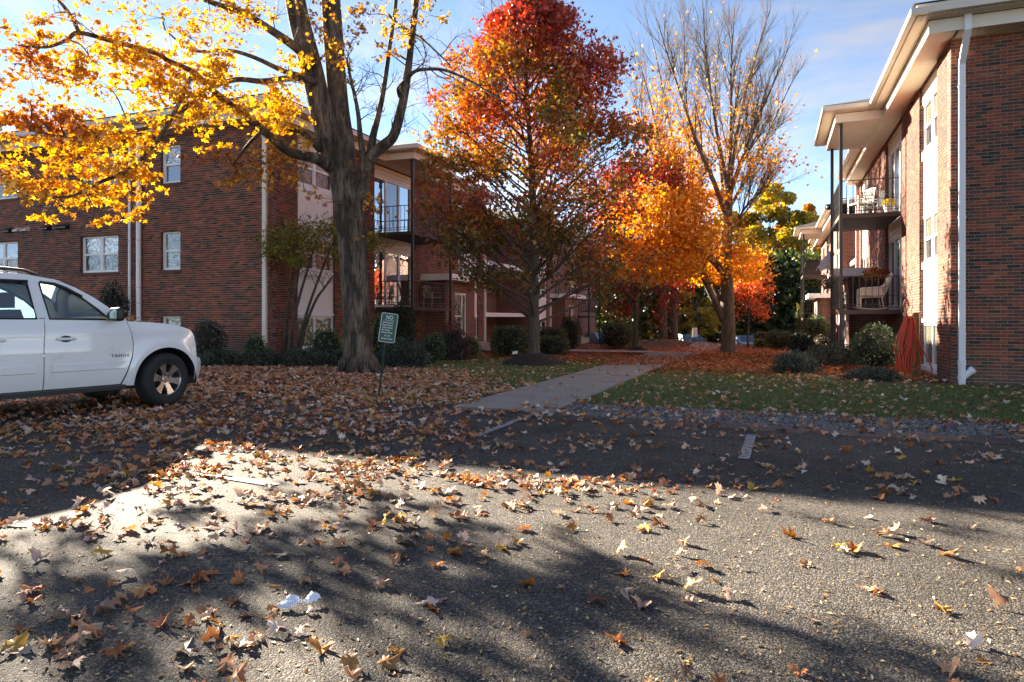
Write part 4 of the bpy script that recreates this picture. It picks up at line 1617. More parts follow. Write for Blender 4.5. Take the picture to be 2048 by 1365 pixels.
# a few late leaves on the bare right-hand limbs
root_y = ym.finish('maple_tree', 'big forked yellow maple with rough dark trunk behind the green courtyard sign')
B = bases(len(pos), .75, RNG)
wp = pos + np.array(tuple(TB))
pxs = 1024 + wp[:, 0] / wp[:, 1] * FPX
pys = HORY - (wp[:, 2] - CAM_H) / wp[:, 1] * FPX
score = np.where((pxs > 8) & (pxs < 2040) & (pys > 6), size / wp[:, 1], 0)
pick = np.argsort(-score)[:300]
rest = np.setdiff1d(np.arange(len(pos)), pick)
KM = [('mid', i, 'hang') for i in range(4)]
leaf_objects('leaf', pos[pick], B[pick], size[pick], col[pick], KM, 'leaf_o', root_y)
o = leaf_mass('crown', pos[rest], size[rest], col[rest], KM, 'leaf', root_y, B=B[rest])
o['kind'] = 'stuff'


# ---- other trees ------------------------------------------------------------------
def red_env(p):
    z = p[:, 2] + .3
    return np.interp(z, [.9, 1.3, 1.9, 2.7, 3.8, 5.3, 6.6, 7.7, 8.6, 9.5, 10.2, 10.4], [.2, 1.3, 2.9, 3.5, 3.45, 3.15, 2.95, 2.7, 2.3, 1.5, .6, .1])


def crown_tree(name, label, base, h, lead_r, profile, n_br, n_leaf, lsize, colf, br_ang=.75, t_lo=.2, lean=(0, 0), bark='bark2', group=None, level=2, sub=7, up=.25, kinds=(('tiny', 0),), spread=.22, lcut=None, sides=9, leafmat='leaf', env=None, clump=1.0):
    """tree with a leader and ascending branches; profile(t) = crown radius at height fraction t"""
    T = Tree(base)
    top = Vector((lean[0], lean[1], h))
    lead = T.limb([Vector((0, 0, -.3)), Vector((0, 0, h * .12)), Vector((lean[0] * .3 + .04, lean[1] * .3, h * .45)), Vector((lean[0] * .7 - .03, lean[1] * .7, h * .75)), top], [lead_r * 1.35, lead_r, lead_r * .72, lead_r * .38, .012], sides, 6, 0, world=False)
    for i in range(n_br):
        t = t_lo + (1 - t_lo) * ((i + random.random()) / n_br) ** .92
        rr = profile(t)
        if rr < .05:
            continue
        k = min(len(lead) - 2, int(t * (len(lead) - 1)))
        q = lead[k].lerp(lead[k + 1], t * (len(lead) - 1) - k)
        az = i * 2.399 + random.gauss(0, .3)
        L = rr * random.uniform(.85, 1.1)
        a = br_ang * random.uniform(.8, 1.15) * (1.25 - .5 * t)
        d = Vector((math.cos(az) * math.sin(a), math.sin(az) * math.sin(a), math.cos(a)))
        pts = [q]
        cur = q.copy()
        Ls = L / max(.35, math.sin(a))
        for s_ in range(5):
            d = (d + Vector((random.gauss(0, .07), random.gauss(0, .07), random.gauss(0, .05) + .02))).normalized()
            cur = cur + d * Ls / 5
            pts.append(cur.copy())
        r0 = min(lead_r * .32 * (1 - t) + .008, .020 * L + .006)
        rr_ = [r0 * (1 - .8 * j / 5) for j in range(6)]
        T.mb.tube(pts, rr_, 6, cap=False)
        T.spray(pts, rr_, level - 1, L * .42, sub, .75, up, .25, .55, .004, 3, 3, .2, 3)
        for p in pts[2:]:
            T.tips.append((p, d))
    root = T.finish(name, label, bark, group)
    P = np.array([tuple(p) for p, d in T.tips])
    if n_leaf:
        wt = None
        if clump < 1:
            wt = np.where(RNG.random(len(P)) < clump, RNG.gamma(1.2, 1.0, len(P)), 0.0)
            wt /= wt.sum()
        if lcut is not None:
            wt = np.array([lcut(p) for p in P])
            wt = wt / wt.sum()
        k = RNG.choice(len(P), n_leaf, p=wt)
        lp = P[k] + RNG.normal(0, spread, (n_leaf, 3)) * np.array((1, 1, .8))
        if env is not None:
            az = np.arctan2(lp[:, 1], lp[:, 0])
            nz = np.array([mnoise.noise(Vector((math.cos(t) * 2.2, math.sin(t) * 2.2, q * 1.3))) for t, q in zip(az, lp[:, 2])])
            lp = lp[np.hypot(lp[:, 0], lp[:, 1]) < env(lp) * (1 + .42 * nz + RNG.normal(0, .07, len(lp)))]
        sz = RNG.uniform(lsize * .7, lsize * 1.25, len(lp))
        leaf_mass('crown', lp, sz, colf(lp), list(kinds), leafmat, root, up=.45)
    return root, T


def red_maple_col(p):
    n = len(p)
    t = np.clip(p[:, 2] / 10.2, 0, 1)
    nz = np.array([mnoise.noise(Vector((q[0] * .7, q[1] * .7, q[2] * .6))) for q in p])
    s = t + nz * .55 + RNG.normal(0, .10, n)
    rr = np.hypot(p[:, 0], p[:, 1])
    inner = np.clip(1 - rr / (0.2 + 2.6 * np.sqrt(np.clip(1.05 - t, .02, 1))), 0, 1)
    crim, red, oran, yel, oliv = [np.array(c) for c in ((.40, .060, .040), (.46, .10, .042), (.52, .18, .04), (.45, .27, .05), (.15, .12, .025))]
    c = np.where((s > .86)[:, None], crim, np.where((s > .68)[:, None], red, np.where((s > .47)[:, None], oran, np.where((s > .36)[:, None], yel * .8, oliv))))
    k = ((inner > .45) & (s > .35) & (RNG.random(n) < .55))[:, None]
    c = np.where(k, yel * .75, c)
    k2 = ((t < .42) & (RNG.random(n) < .35))[:, None]
    c = np.where(k2, np.array((.22, .075, .018)), c)
    return np.clip(c * (1 + RNG.normal(0, .2, (n, 1))), .005, .9)


b = PX(1068, 712, 19.0)
b.z = .30
crown_tree('red_maple_tree', 'red maple turning orange and olive, standing on a black mulch mound by the path', b, 9.95, .145,
           lambda t: 3.6 * min(1, (t / .2)) ** .7 * (1 - .84 * max(0, (t - .2) / .8) ** 1.5),
           130, 62000, .122, red_maple_col, .95, .21, (-.25, 0), level=2, sub=8, spread=.18, env=red_env, clump=.45)


def orange_col(p):
    n = len(p)
    t = np.clip(p[:, 2] / 14, 0, 1)
    c = mixcol(n, ((4, (.78, .36, .03)), (3, (.66, .23, .02)), (2, (.84, .48, .05)), (1, (.5, .13, .02))), jit=.15)
    return c * np.clip(1.05 - .5 * np.maximum(0, t - .5), .6, 1.1)[:, None]


# tall half-bare orange maple: forked trunk, skirt of leaves, twiggy vase-shaped top
BZ = 29.0
bb = PX(1456, 708, BZ)
bb.z = gz(bb.x, bb.y)
bt = Tree(bb)
bt.limb([PX(1456, 715, BZ), PX(1457, 690, BZ), PX(1456, 640, BZ), PX(1454, 580, BZ), PX(1453, 520, BZ), PX(1455, 440, BZ), PX(1457, 370, BZ)], [.42, .31, .29, .275, .23, .205, .18], 14)
V1 = []
V1.append(bt.limb([PX(1447, 640, BZ), PX(1428, 600, BZ - .2), PX(1395, 530, BZ - .4), PX(1360, 440, BZ - .6), PX(1330, 330, BZ - .8), PX(1300, 200, BZ - 1), PX(1275, 110, BZ - 1.1)], [.18, .15, .11, .08, .055, .03, .01], 9))
V1.append(bt.limb([PX(1457, 380, BZ), PX(1440, 300, BZ), PX(1425, 210, BZ), PX(1412, 110, BZ), PX(1405, 0, BZ)], [.11, .085, .055, .035, .01], 8))
V1.append(bt.limb([PX(1457, 390, BZ), PX(1470, 290, BZ + .3), PX(1490, 190, BZ + .5), PX(1515, 100, BZ + .6), PX(1540, 20, BZ + .7)], [.11, .085, .055, .035, .01], 8))
V1.append(bt.limb([PX(1455, 440, BZ), PX(1430, 370, BZ - .6), PX(1395, 290, BZ - 1), PX(1365, 200, BZ - 1.3), PX(1335, 110, BZ - 1.6), PX(1315, 40, BZ - 1.8)], [.13, .10, .075, .05, .03, .01], 8))
V1.append(bt.limb([PX(1456, 400, BZ), PX(1480, 330, BZ - .5), PX(1515, 240, BZ - .9), PX(1550, 160, BZ - 1.2), PX(1580, 90, BZ - 1.4)], [.12, .09, .06, .035, .01], 8))
V1.append(bt.limb([PX(1454, 560, BZ), PX(1420, 520, BZ - .9), PX(1370, 480, BZ - 1.9), PX(1310, 455, BZ - 2.8), PX(1255, 450, BZ - 3.4)], [.11, .09, .07, .045, .012], 8))
V1.append(bt.limb([PX(1455, 560, BZ), PX(1440, 530, BZ - 1.2), PX(1415, 505, BZ - 2.2), PX(1390, 495, BZ - 3.2)], [.09, .07, .045, .012], 7))
V1.append(bt.limb([PX(1456, 470, BZ), PX(1475, 440, BZ - .4), PX(1500, 405, BZ - .8), PX(1525, 385, BZ - 1)], [.06, .04, .025, .008], 6))
V1.append(bt.limb([PX(1456, 500, BZ), PX(1452, 430, BZ + .9), PX(1440, 330, BZ + 1.8), PX(1430, 200, BZ + 2.5), PX(1440, 70, BZ + 3)], [.11, .09, .065, .04, .01], 8))
V1.append(bt.limb([PX(1457, 370, BZ), PX(1462, 260, BZ), PX(1462, 140, BZ), PX(1470, 10, BZ)], [.10, .07, .04, .01], 8))
V1.append(bt.limb([PX(1440, 600, BZ), PX(1405, 520, BZ + .5), PX(1370, 400, BZ + .9), PX(1345, 280, BZ + 1.2), PX(1320, 150, BZ + 1.4), PX(1300, 60, BZ + 1.5)], [.10, .09, .07, .05, .03, .01], 8))
V1.append(bt.limb([PX(1420, 570, BZ - .3), PX(1375, 470, BZ - .9), PX(1330, 370, BZ - 1.4), PX(1290, 270, BZ - 1.8), PX(1262, 180, BZ - 2)], [.09, .075, .055, .035, .01], 8))
V1.append(bt.limb([PX(1395, 520, BZ - .4), PX(1385, 400, BZ - .2), PX(1378, 280, BZ + .1), PX(1370, 150, BZ + .3), PX(1368, 30, BZ + .4)], [.08, .07, .05, .03, .01], 8))
V1.append(bt.limb([PX(1457, 420, BZ), PX(1490, 360, BZ + .8), PX(1525, 290, BZ + 1.4), PX(1560, 215, BZ + 1.8), PX(1590, 150, BZ + 2)], [.09, .07, .05, .03, .01], 8))
mark = len(bt.tips)
for i, p in enumerate(V1):
    low = i in (5, 6)
    bt.spray(p, lerp_r([.07, .015], len(p)), 2, 2.3 if not low else 1.7, 18 if not low else 12, .42 if not low else .8, .30 if not low else .08, .15, .62, .006, 4, 4, .09, 4)
rb = bt.finish('maple_tree', 'tall half-bare orange maple with forked trunk and twiggy crown in the courtyard', 'bark3')
P = np.array([tuple(p) for p, d in bt.tips])
wpx = P + np.array(tuple(bb))
px_ = 1024 + wpx[:, 0] / wpx[:, 1] * FPX
py_ = HORY - (wpx[:, 2] - CAM_H) / wpx[:, 1] * FPX
wt = np.clip((py_ - 60) / 400, 0, 1) ** 2.0 + .004
wt *= np.where(px_ > 1500, .35, 1) * np.where((px_ < 1400) & (py_ > 130), 1.5, 1)
k = RNG.choice(len(P), 11000, p=wt / wt.sum())
lp = P[k] + RNG.normal(0, .24, (11000, 3))
# dense low skirt on the sunny side
n2 = 15000
tier = []
for _ in range(170):
    x_ = random.uniform(1245, 1505)
    tier.append(tuple(PX(x_, 0, BZ - random.uniform(0, 4.0) if x_ < 1390 else BZ + random.uniform(-.3, 2.6))))
tier = np.array(tier)
for t in tier:
    x = 1024 + t[0] / t[1] * FPX
    y = random.choice((random.uniform(380, 565), random.uniform(470, 560))) if x < 1430 else random.uniform(500, 562)
    t[2] = CAM_H - (y - HORY) / FPX * t[1]
which = RNG.integers(0, len(tier), n2)
sk = tier[which] - np.array(tuple(bb)) + RNG.normal(0, 1, (n2, 3)) * np.array((.40, .40, .11))
lp = np.concatenate([lp, sk])
sz = RNG.uniform(.11, .18, len(lp))
leaf_mass('crown', lp, sz, orange_col(lp), [('tiny', 0)], 'leaf', rb, up=.9)

# maroon maple deeper in the courtyard
def maroon_col(p):
    n = len(p)
    c = mixcol(n, ((5, (.26, .012, .022)), (3, (.34, .03, .02)), (2, (.18, .07, .02)), (1, (.42, .14, .02))), jit=.2)
    return c
b = PX(1271, 692, 28.5)
b.z = gz(b.x, b.y) + .25
crown_tree('maroon_maple_tree', 'deep crimson maple with slim dark trunk on a mulch mound beyond the red maple', b, 6.9, .12,
           lambda t: 2.5 * min(1, t / .3) ** .6 * max(0, 1 - ((t - .35) / .66) ** 2 if t > .35 else 1) ** .6, 46, 12000, .12, maroon_col, 1.0, .24, level=2, sub=6, spread=.26)

# young scarlet tree by the far cars
def scarlet_col(p):
    return mixcol(len(p), ((4, (.66, .115, .04)), (3, (.74, .20, .06)), (2, (.52, .06, .03)), (1, (.70, .30, .05))), jit=.15)
b = PX(1496, 693, 38.0)
b.z = gz(b.x, b.y)
crown_tree('young_maple_tree', 'small scarlet young maple with thin pale trunk in front of the far parked car', b, 4.35, .06,
           lambda t: 1.25 * min(1, max(0, t - .22) / .2) ** .5 * max(0, 1 - ((t - .45) / .56) ** 2 if t > .45 else 1) ** .7 + .05, 34, 6500, .10, scarlet_col, .8, .34, level=2, sub=5, spread=.15, bark='bark2')


def blob_tree(name, label, base, h, rad, n, lsize, pal, trunk_h=.35, group=None, clumps=46, bark='bark', squash=1.0, leafmat='leaf', tr=.2):
    """broad tree far off: limbs plus clumped foliage"""
    T = Tree(base)
    T.limb([Vector((0, 0, -.5)), Vector((0, 0, h * .2)), Vector((.1, 0, h * .5)), Vector((0, .1, h * .85))], [tr * 1.2, tr, tr * .7, .03], 8, 4, 0, world=False)
    cz = h * (trunk_h + (1 - trunk_h) / 2)
    rz = h * (1 - trunk_h) / 2
    cs = []
    for i in range(clumps):
        v = RNG.normal(0, 1, 3)
        v /= np.linalg.norm(v)
        r = RNG.uniform(.35, 1.0) ** .6
        c = np.array((v[0] * rad * r, v[1] * rad * r, cz + v[2] * rz * r * squash))
        cs.append(c)
        if i % 2 == 0:
            z0 = max(h * .18, min(h * .7, c[2] - rad * .6))
            T.mb.tube([Vector((0, 0, z0)), Vector((c[0] * .45, c[1] * .45, (z0 + c[2]) / 2)), Vector(c)], [tr * .35, tr * .2, .015], 5, cap=False)
    cs = np.array(cs)
    k = RNG.integers(0, len(cs), n)
    cr_ = rad * RNG.uniform(.16, .30, len(cs))
    g = RNG.normal(0, 1, (n, 3))
    g /= np.linalg.norm(g, axis=1, keepdims=True)
    g *= RNG.uniform(.2, 1.0, (n, 1)) ** .5
    p = cs[k] + g * cr_[k][:, None] * np.array((1, 1, .75))
    root = T.finish(name, label, bark, group)
    cc = mixcol(n, pal, jit=.14) * (1 + .25 * RNG.normal(0, 1, len(cs)))[k][:, None].clip(.55, 1.5)
    leaf_mass('crown', p, RNG.uniform(lsize * .7, lsize * 1.3, n), np.clip(cc, .004, .9), [('tiny', 0)], leafmat, root, up=.5)
    return root


def far(px, Z, zadd=0.0):
    x = (px - 1024) / FPX * Z
    return Vector((x, Z, gz(x, Z) + zadd))


OLIVE = ((4, (.40, .32, .04)), (3, (.50, .36, .04)), (2, (.22, .23, .04)), (2, (.52, .27, .04)))
AUTUM = ((4, (.44, .25, .03)), (3, (.42, .17, .025)), (2, (.25, .2, .03)), (1, (.4, .1, .03)))
DARKG = ((4, (.035, .055, .014)), (3, (.055, .075, .018)), (1, (.11, .11, .02)))
PINE = ((4, (.016, .032, .014)), (2, (.026, .045, .018)))
for i, (px, Z, h, rad, n, ls, pal, th, lab) in enumerate((
        (1540, 78, 16.8, 5.4, 16000, .40, OLIVE, .22, 'broad yellow-green tree rising behind the far end of the balconied block'),
        (1480, 80, 14.8, 4.2, 10000, .40, OLIVE, .2, 'yellow-green tree just right of the half-bare maple trunk'),
        (1612, 84, 16.2, 4.6, 9000, .40, AUTUM, .2, 'rusty brown topped tree half hidden by the far balcony roof'),
        (1660, 84, 15.2, 4.6, 6000, .40, OLIVE, .15, 'olive tree showing between the far balcony posts'),
        (1555, 68, 9.0, 2.6, 6500, .26, PINE, .02, 'dark evergreen below the yellow-green trees'),
        (1590, 70, 7.6, 2.4, 4500, .26, DARKG, .02, 'dark green tree beside the far balcony post'),
        (1515, 70, 7.0, 2.2, 4500, .26, DARKG, .05, 'dark green tree behind the scarlet sapling'),
        (1420, 74, 11.5, 4.0, 5500, .32, DARKG, .08, 'dark woodland tree behind the half-bare maple'),
        (1365, 72, 12.0, 4.2, 5500, .32, OLIVE, .15, 'yellowing woodland tree behind the far dark car'),
        (1300, 72, 12.5, 4.2, 5500, .32, DARKG, .06, 'dark woodland tree beyond the crimson maple'),
        (1235, 72, 12.0, 4.2, 5000, .32, DARKG, .06, 'dark woodland tree above the clipped far hedge'),
        (1395, 62, 5.0, 2.2, 3500, .24, OLIVE, .02, 'sunlit yellow undergrowth tree beside the small white sign'),
        (1170, 74, 12.0, 4.0, 3500, .32, AUTUM, .1, 'russet woodland tree past the end of the shaded block'),
        (1100, 80, 13.0, 4.4, 3000, .34, AUTUM, .1, 'russet tree hidden behind the red maple crown'),
        (1700, 88, 14.0, 4.6, 2500, .34, OLIVE, .1, 'olive tree behind the balconied block'))):
    blob_tree('woodland_tree', lab, far(px, Z), h + (1.2 if Z > 50 else 0), rad, n, ls, pal, th, 'trees beyond the courtyard', 40)
# reddish tree behind the shaded block
blob_tree('russet_tree', 'rust-red tree showing over the roof of the shaded block', W(-44, 42), 17.0, 4.4, 7000, .17, ((4, (.24, .065, .03)), (3, (.32, .10, .03)), (1, (.42, .18, .04))), .35, None, 70)
# two pale trunks standing close together
T = Tree(far(1330, 44))
T.limb([Vector((-.12, 0, -.3)), Vector((-.1, 0, 1.2)), Vector((-.2, 0, 4)), Vector((-.5, 0, 9))], [.34, .27, .24, .14], 10, 4, 0, False)
T.limb([Vector((.62, .1, -.3)), Vector((.6, .1, 1.2)), Vector((.66, .1, 4)), Vector((.95, .1, 9))], [.33, .26, .23, .12], 10, 4, 0, False)
q = T.limb([Vector((-.5, 0, 9)), Vector((-.6, .2, 12))], [.14, .02], 6, 4, 0, False)
T.spray(T.limbs[0][0], T.limbs[0][1], 2, 2.6, 9, .8, .2, .5)
T.spray(T.limbs[1][0], T.limbs[1][1], 2, 2.6, 9, .8, .2, .5)
r = T.finish('twin_trunk_tree', 'two pale bare trunks side by side beyond the crimson maple', 'bark2')
P = np.array([tuple(p) for p, d in T.tips])
k = RNG.integers(0, len(P), 2500)
leaf_mass('crown', P[k] + RNG.normal(0, .3, (2500, 3)), RNG.uniform(.12, .2, 2500), mixcol(2500, AUTUM), [('tiny', 0)], 'leaf', r)
# woodland floor growth closing the view under the trees
n = 34000
uw = np.stack([RNG.uniform(2, 46, n), RNG.uniform(62, 80, n), RNG.uniform(0, 1, n) ** 1.25 * 9.5 - 1.6], 1)
o = leaf_mass('undergrowth', uw, RNG.uniform(.3, .7, n), mixcol(n, DARKG + ((.8, (.3, .22, .03)),)), [('tiny', 0)], 'leaf')
tag(o, 'dark mixed undergrowth under the far trees', 'undergrowth', kind='stuff')

# trees across the car park, behind the camera: what the shaded windows and the car mirror
for i, (x_, y_, h_, r_) in enumerate(((-26, -20, 11, 5.0), (-16, -26, 13, 5.2), (-6, -24, 10, 4.6), (5, -28, 13, 5.4), (16, -24, 11, 5.0), (27, -20, 12, 5.0))):
    blob_tree('roadside_tree', ('first', 'second', 'third', 'fourth', 'fifth', 'sixth')[i] + ' autumn tree along the far side of the car park, counted from the west', Vector((x_, y_, 0)), h_, r_, 2600, .42, (OLIVE, DARKG, AUTUM)[i % 3], .15, 'trees along the far side of the car park', 36, tr=.25)
# ================================================================== the white car
CARP = dict(
    body=M('white_car_paint', (.82, .81, .79), .25, .04, 2, coat=1.0, dirt=((.66, .62, .56), 3.0, .60)),
    trimb=M('black_plastic', (.014, .014, .015), .45, .2, 9),
    tyre=M('tyre_rubber', (.016, .016, .017), .75, .3, 12, bump=.2, bscale=80),
    alloy=M('alloy', (.55, .52, .48), .26, .1, 8, metal=.9),
    chrome=M('chrome', (.75, .75, .75), .12, .05, 4, metal=1.0),
    inside=M('car_interior', (.20, .19, .175), .8, .25, 6),
    glass=clear_glass('car_glass', (.84, .95, .91), .12),
    tint=clear_glass('car_tinted_glass', (.20, .31, .42), .14),
    shield=clear_glass('sky_bright_glass', (.70, .85, .80), .07, ((.66, .84, .80), .8)),
    lamp=clear_glass('lamp_glass', (.85, .85, .85), .12),
    red=M('lamp_red', (.3, .01, .01), .2, .1, 5),
    under=M('underbody', (.01, .01, .01), .9, .2, 5),
)


def resample(c, n):
    c = [Vector(p) for p in c]
    L = [0]
    for i in range(1, len(c)):
        L.append(L[-1] + (c[i] - c[i - 1]).length)
    out = []
    for k in range(n + 1):
        t = L[-1] * k / n
        i = 0
        while i < len(L) - 2 and L[i + 1] < t:
            i += 1
        u = (t - L[i]) / max(1e-9, L[i + 1] - L[i])
        out.append(c[i].lerp(c[i + 1], min(1, max(0, u))))
    return out


def bodyY(x, z):
    y = .985
    if z < .62:
        y -= .06 * ((.62 - z) / .3) ** 2
    if z > .85:
        y -= .045 * ((z - .85) / .45) ** 1.6
    y += .012 * math.exp(-((z - 1.12) / .05) ** 2)
    dx = math.hypot(x, z - .40)
    if z > .35:
        y += .028 * math.exp(-((dx - .52) / .10) ** 2) + .028 * math.exp(-((math.hypot(x + 2.95, z - .40) - .52) / .10) ** 2)
    if x > .15:
        y -= .20 * ((x - .15) / .7) ** 2.2
    if x < -3.5:
        y -= .10 * ((-3.5 - x) / .6) ** 2
    return y


def greenY(z):
    return .945 - .33 * (z - 1.28) - .10 * max(0, z - 1.7)


def ruled(mb, A, Bc, n, m, side, fY=bodyY, mat=0):
    A, Bc = resample([(*p, 0) for p in A], n), resample([(*p, 0) for p in Bc], n)
    vs, fs = [], []
    for i in range(n + 1):
        for j in range(m + 1):
            p = A[i].lerp(Bc[i], j / m)
            vs.append((p.x, side * fY(p.x, p.y), p.y))
    for i in range(n):
        for j in range(m):
            a = i * (m + 1) + j
            fs.append((a, a + 1, a + m + 2, a + m + 1))
    mb._add(vs, fs, mat)


def holed(outline, holes, side, fY):
    """flat-ish skin with window holes"""
    bm = bmesh.new()
    es = []
    for lp in [outline] + holes:
        vs = [bm.verts.new((x, side * fY(z), z)) for x, z in lp]
        for i in range(len(vs)):
            es.append(bm.edges.new((vs[i], vs[(i + 1) % len(vs)])))
    bmesh.ops.triangle_fill(bm, use_beauty=True, use_dissolve=False, edges=es)
    return bm


CAR_H = R(32)


def suv(loc, heading):
    root = empty('sport_utility_car', loc, -heading, 'white four-door sport utility car with roof rack with leaves on its hood', 'car')
    # local y axis = forward; build in (x forward, y left, z) then swap
    sw = Matrix(((0, -1, 0, 0), (1, 0, 0, 0), (0, 0, 1, 0), (0, 0, 0, 1)))

    def put(mb, name, mat, parent=root, smooth=True, fix=True):
        o = mb.build(name, mat, parent, smooth, fix)
        if parent is root:
            o.data.transform(sw)
        else:
            o.data.transform(sw)
        return o
    arch = lambda cx, a0, a1, r=.475, n=22: [(cx + r * math.cos(a0 + (a1 - a0) * k / n), .40 + r * math.sin(a0 + (a1 - a0) * k / n)) for k in range(n + 1)]
    g = .005
    for s in (-1, 1):
        # front fender wraps the arch
        A = arch(0, R(186), R(-8))
        outer = [(-.652 + g, .36), (-.60 + g, .50), (-.515 + g, .75), (-.49 + g, .92), (-.515 + g, 1.10), (-.57 + g, 1.262), (-.3, 1.252), (0, 1.228), (.22, 1.19), (.38, 1.135), (.46, 1.05), (.49, .85), (.49, .62), (.47, .37)]
        mb = MB()
        ruled(mb, A, outer, 40, 6, s)
        put(mb, 'fender', CARP['body'])
        # doors
        for nm, L, Rr in (('door', [(-1.63 + g, .385), (-1.63 + g, .9), (-1.605 + g, 1.30)], [(-.655 - g, .385), (-.60 - g, .52), (-.515 - g, .76), (-.49 - g, .92), (-.515 - g, 1.10), (-.575 - g, 1.30)]),
                          ('door', [(-2.36 + g, .385), (-2.42 + g, .66), (-2.46 + g, .85), (-2.62 + g, 1.10), (-2.64 + g, 1.30)], [(-1.63 - g, .385), (-1.63 - g, .9), (-1.605 - g, 1.30)])):
            mb = MB()
            ruled(mb, L, Rr, 16, 12, s)
            d = put(mb, nm, CARP['body'])
            x0, x1 = (-1.55, -.60) if L[0][0] > -2 else (-2.35, -1.72)
            mo = MB()
            zz = ((.60, .0), (.61, .016), (.70, .016), (.715, 0))
            vs = []
            for k in range(9):
                x = x0 + (x1 - x0) * k / 8
                vs.append([(x, s * (bodyY(x, z) + dy + .001), z) for z, dy in zz])
            fl = [v for r_ in vs for v in r_]
            mo._add(fl, [(k * 4 + j, k * 4 + j + 1, k * 4 + j + 5, k * 4 + j + 4) for k in range(8) for j in range(3)] + [(0, 1, 2, 3), (32, 33, 34, 35)])
            put(mo, 'side_moulding', CARP['body'], d, False)
            hx = x0 + .18
            h = MB().tube([(hx - .11, s * (bodyY(hx, 1.02) + .004), 1.035), (hx - .09, s * (bodyY(hx, 1.02) + .035), 1.035), (hx + .09, s * (bodyY(hx, 1.02) + .035), 1.035), (hx + .11, s * (bodyY(hx, 1.02) + .004), 1.035)], .019, 8)
            put(h, 'handle', CARP['body'], d)
            hc = MB()
            hc._add([(hx + .075 * math.cos(t * math.pi / 6), s * (bodyY(hx, 1.02) + .0025), 1.035 + .045 * math.sin(t * math.pi / 6)) for t in range(12)], [tuple(range(12))])
            put(hc, 'handle_recess', CARP['trimb'], d, False)
        # rear quarter
        A = arch(-2.95, R(188), R(-8))
        outer = [(-3.55, .42), (-4.02, .45), (-4.10, .80), (-4.08, 1.29), (-3.5, 1.30), (-2.65 - g, 1.30), (-2.63 - g, 1.10), (-2.45 - g, .85), (-2.44 - g, .62), (-2.44 - g, .40)]
        mb = MB()
        ruled(mb, A, outer, 36, 6, s)
        put(mb, 'quarter_panel', CARP['body'])
        # running board
        mb = MB()
        mb.prism([(-.55, s * .80, .30), (-.62, s * 1.03, .315), (-.62, s * 1.03, .37), (-.55, s * .80, .39)], (-1.95, 0, 0))
        put(mb, 'running_board', CARP['trimb'], root, False)
        # glasshouse side
        og = [(-.60, 1.285), (-.80, 1.47), (-.97, 1.60), (-1.18, 1.725), (-1.40, 1.82), (-1.75, 1.875), (-2.6, 1.885), (-3.6, 1.865), (-3.95, 1.80), (-4.08, 1.285)]
        w1 = [(-1.545, 1.298), (-.80, 1.290), (-.93, 1.425), (-1.12, 1.585), (-1.30, 1.695), (-1.44, 1.75), (-1.60, 1.765)]
        w2 = [(-2.52, 1.305), (-1.695, 1.30), (-1.74, 1.768), (-2.5, 1.772)]
        w3 = [(-3.92, 1.33), (-2.66, 1.31), (-2.63, 1.772), (-3.75, 1.74)]
        bm = holed(og, [w1, w2, w3], s, greenY)
        me = bpy.data.meshes.new('pillars')
        bm.to_mesh(me)
        bm.free()
        me.materials.append(CARP['body'])
        me.transform(sw)
        pl = link(bpy.data.objects.new('pillars', me), root)
        for wnd, gl in ((w1, 'glass'), (w2, 'tint'), (w3, 'tint')):
            mb = MB().poly([(x, s * (greenY(z) - .012), z) for x, z in wnd])
            wo_ = put(mb, 'side_window', CARP['shield' if (gl == 'glass' and s > 0) else gl], root, False, False)  # far front window gets the brightening layer too, so the cabin looks backlit
            tb = MB().tube([(x, s * (greenY(z) + .002), z) for x, z in wnd], .013, 6, closed=True)
            if wnd is not w3:
                top = [p for p in wnd if p[1] > 1.5] if wnd is w1 else wnd[2:]
                tb.tube([(x, s * (greenY(z) + .02), z + .012) for x, z in top], .020, 6)
            put(tb, 'window_trim', CARP['trimb'], wo_, True)
        bl = MB().box((-1.665, s * (greenY(1.3) - .03), 1.29), (-1.60, s * (greenY(1.3) + .0), 1.31))
        put(bl, 'belt_trim', CARP['trimb'], root, False)
        # door mirror
        mm = MB()
        cx, cy, cz = -.78, s * 1.12, 1.36
        rings = []
        for k in range(7):
            t = k / 6
            r_ = .5 + .5 * math.sin(math.pi * min(1, t * 1.15 + .12)) ** .5
            rings.append([(cx - .06 + .15 * t, cy + .115 * r_ * max(-1, min(1, 1.35 * math.cos(a))) * s, cz + .095 * r_ * max(-1, min(1, 1.35 * math.sin(a)))) for a in [2 * math.pi * i / 16 for i in range(16)]])
        fl = [v for r_ in rings for v in r_]
        fs = [(k * 16 + i, k * 16 + (i + 1) % 16, (k + 1) * 16 + (i + 1) % 16, (k + 1) * 16 + i) for k in range(6) for i in range(16)] + [tuple(range(16)), tuple(range(96, 112))]
        mm._add(fl, fs, 0)
        mo_ = put(mm, 'mirror', CARP['trimb'])
        k_ = MB()._add(rings[0], [tuple(range(16))])
        for i in range(len(k_.v)):
            v = k_.v[i]
            k_.v[i] = (v[0] - .004, cy + (v[1] - cy) * .94, cz + (v[2] - cz) * .92)
        put(k_, 'mirror_glass', CARP['chrome'], mo_, False, False)
        mb = MB().prism([(-.70, s * .93, 1.29), (-.86, s * .93, 1.29), (-.80, s * .92, 1.40)], (0, s * .10, .0))
        mb.tube([(-.75, s * .95, 1.32), (-.76, s * 1.05, 1.33)], .035, 8)
        put(mb, 'mirror_mount', CARP['trimb'], mo_, False)
        # roof rail
        mb = MB().tube([(-1.55, s * .60, 1.875), (-1.70, s * .60, 1.925), (-1.9, s * .60, 1.94), (-3.4, s * .60, 1.94), (-3.6, s * .60, 1.90)], .026, 8)
        put(mb, 'roof_rail', CARP['trimb'])
        # head lamp and fog lamp
        mb = MB()
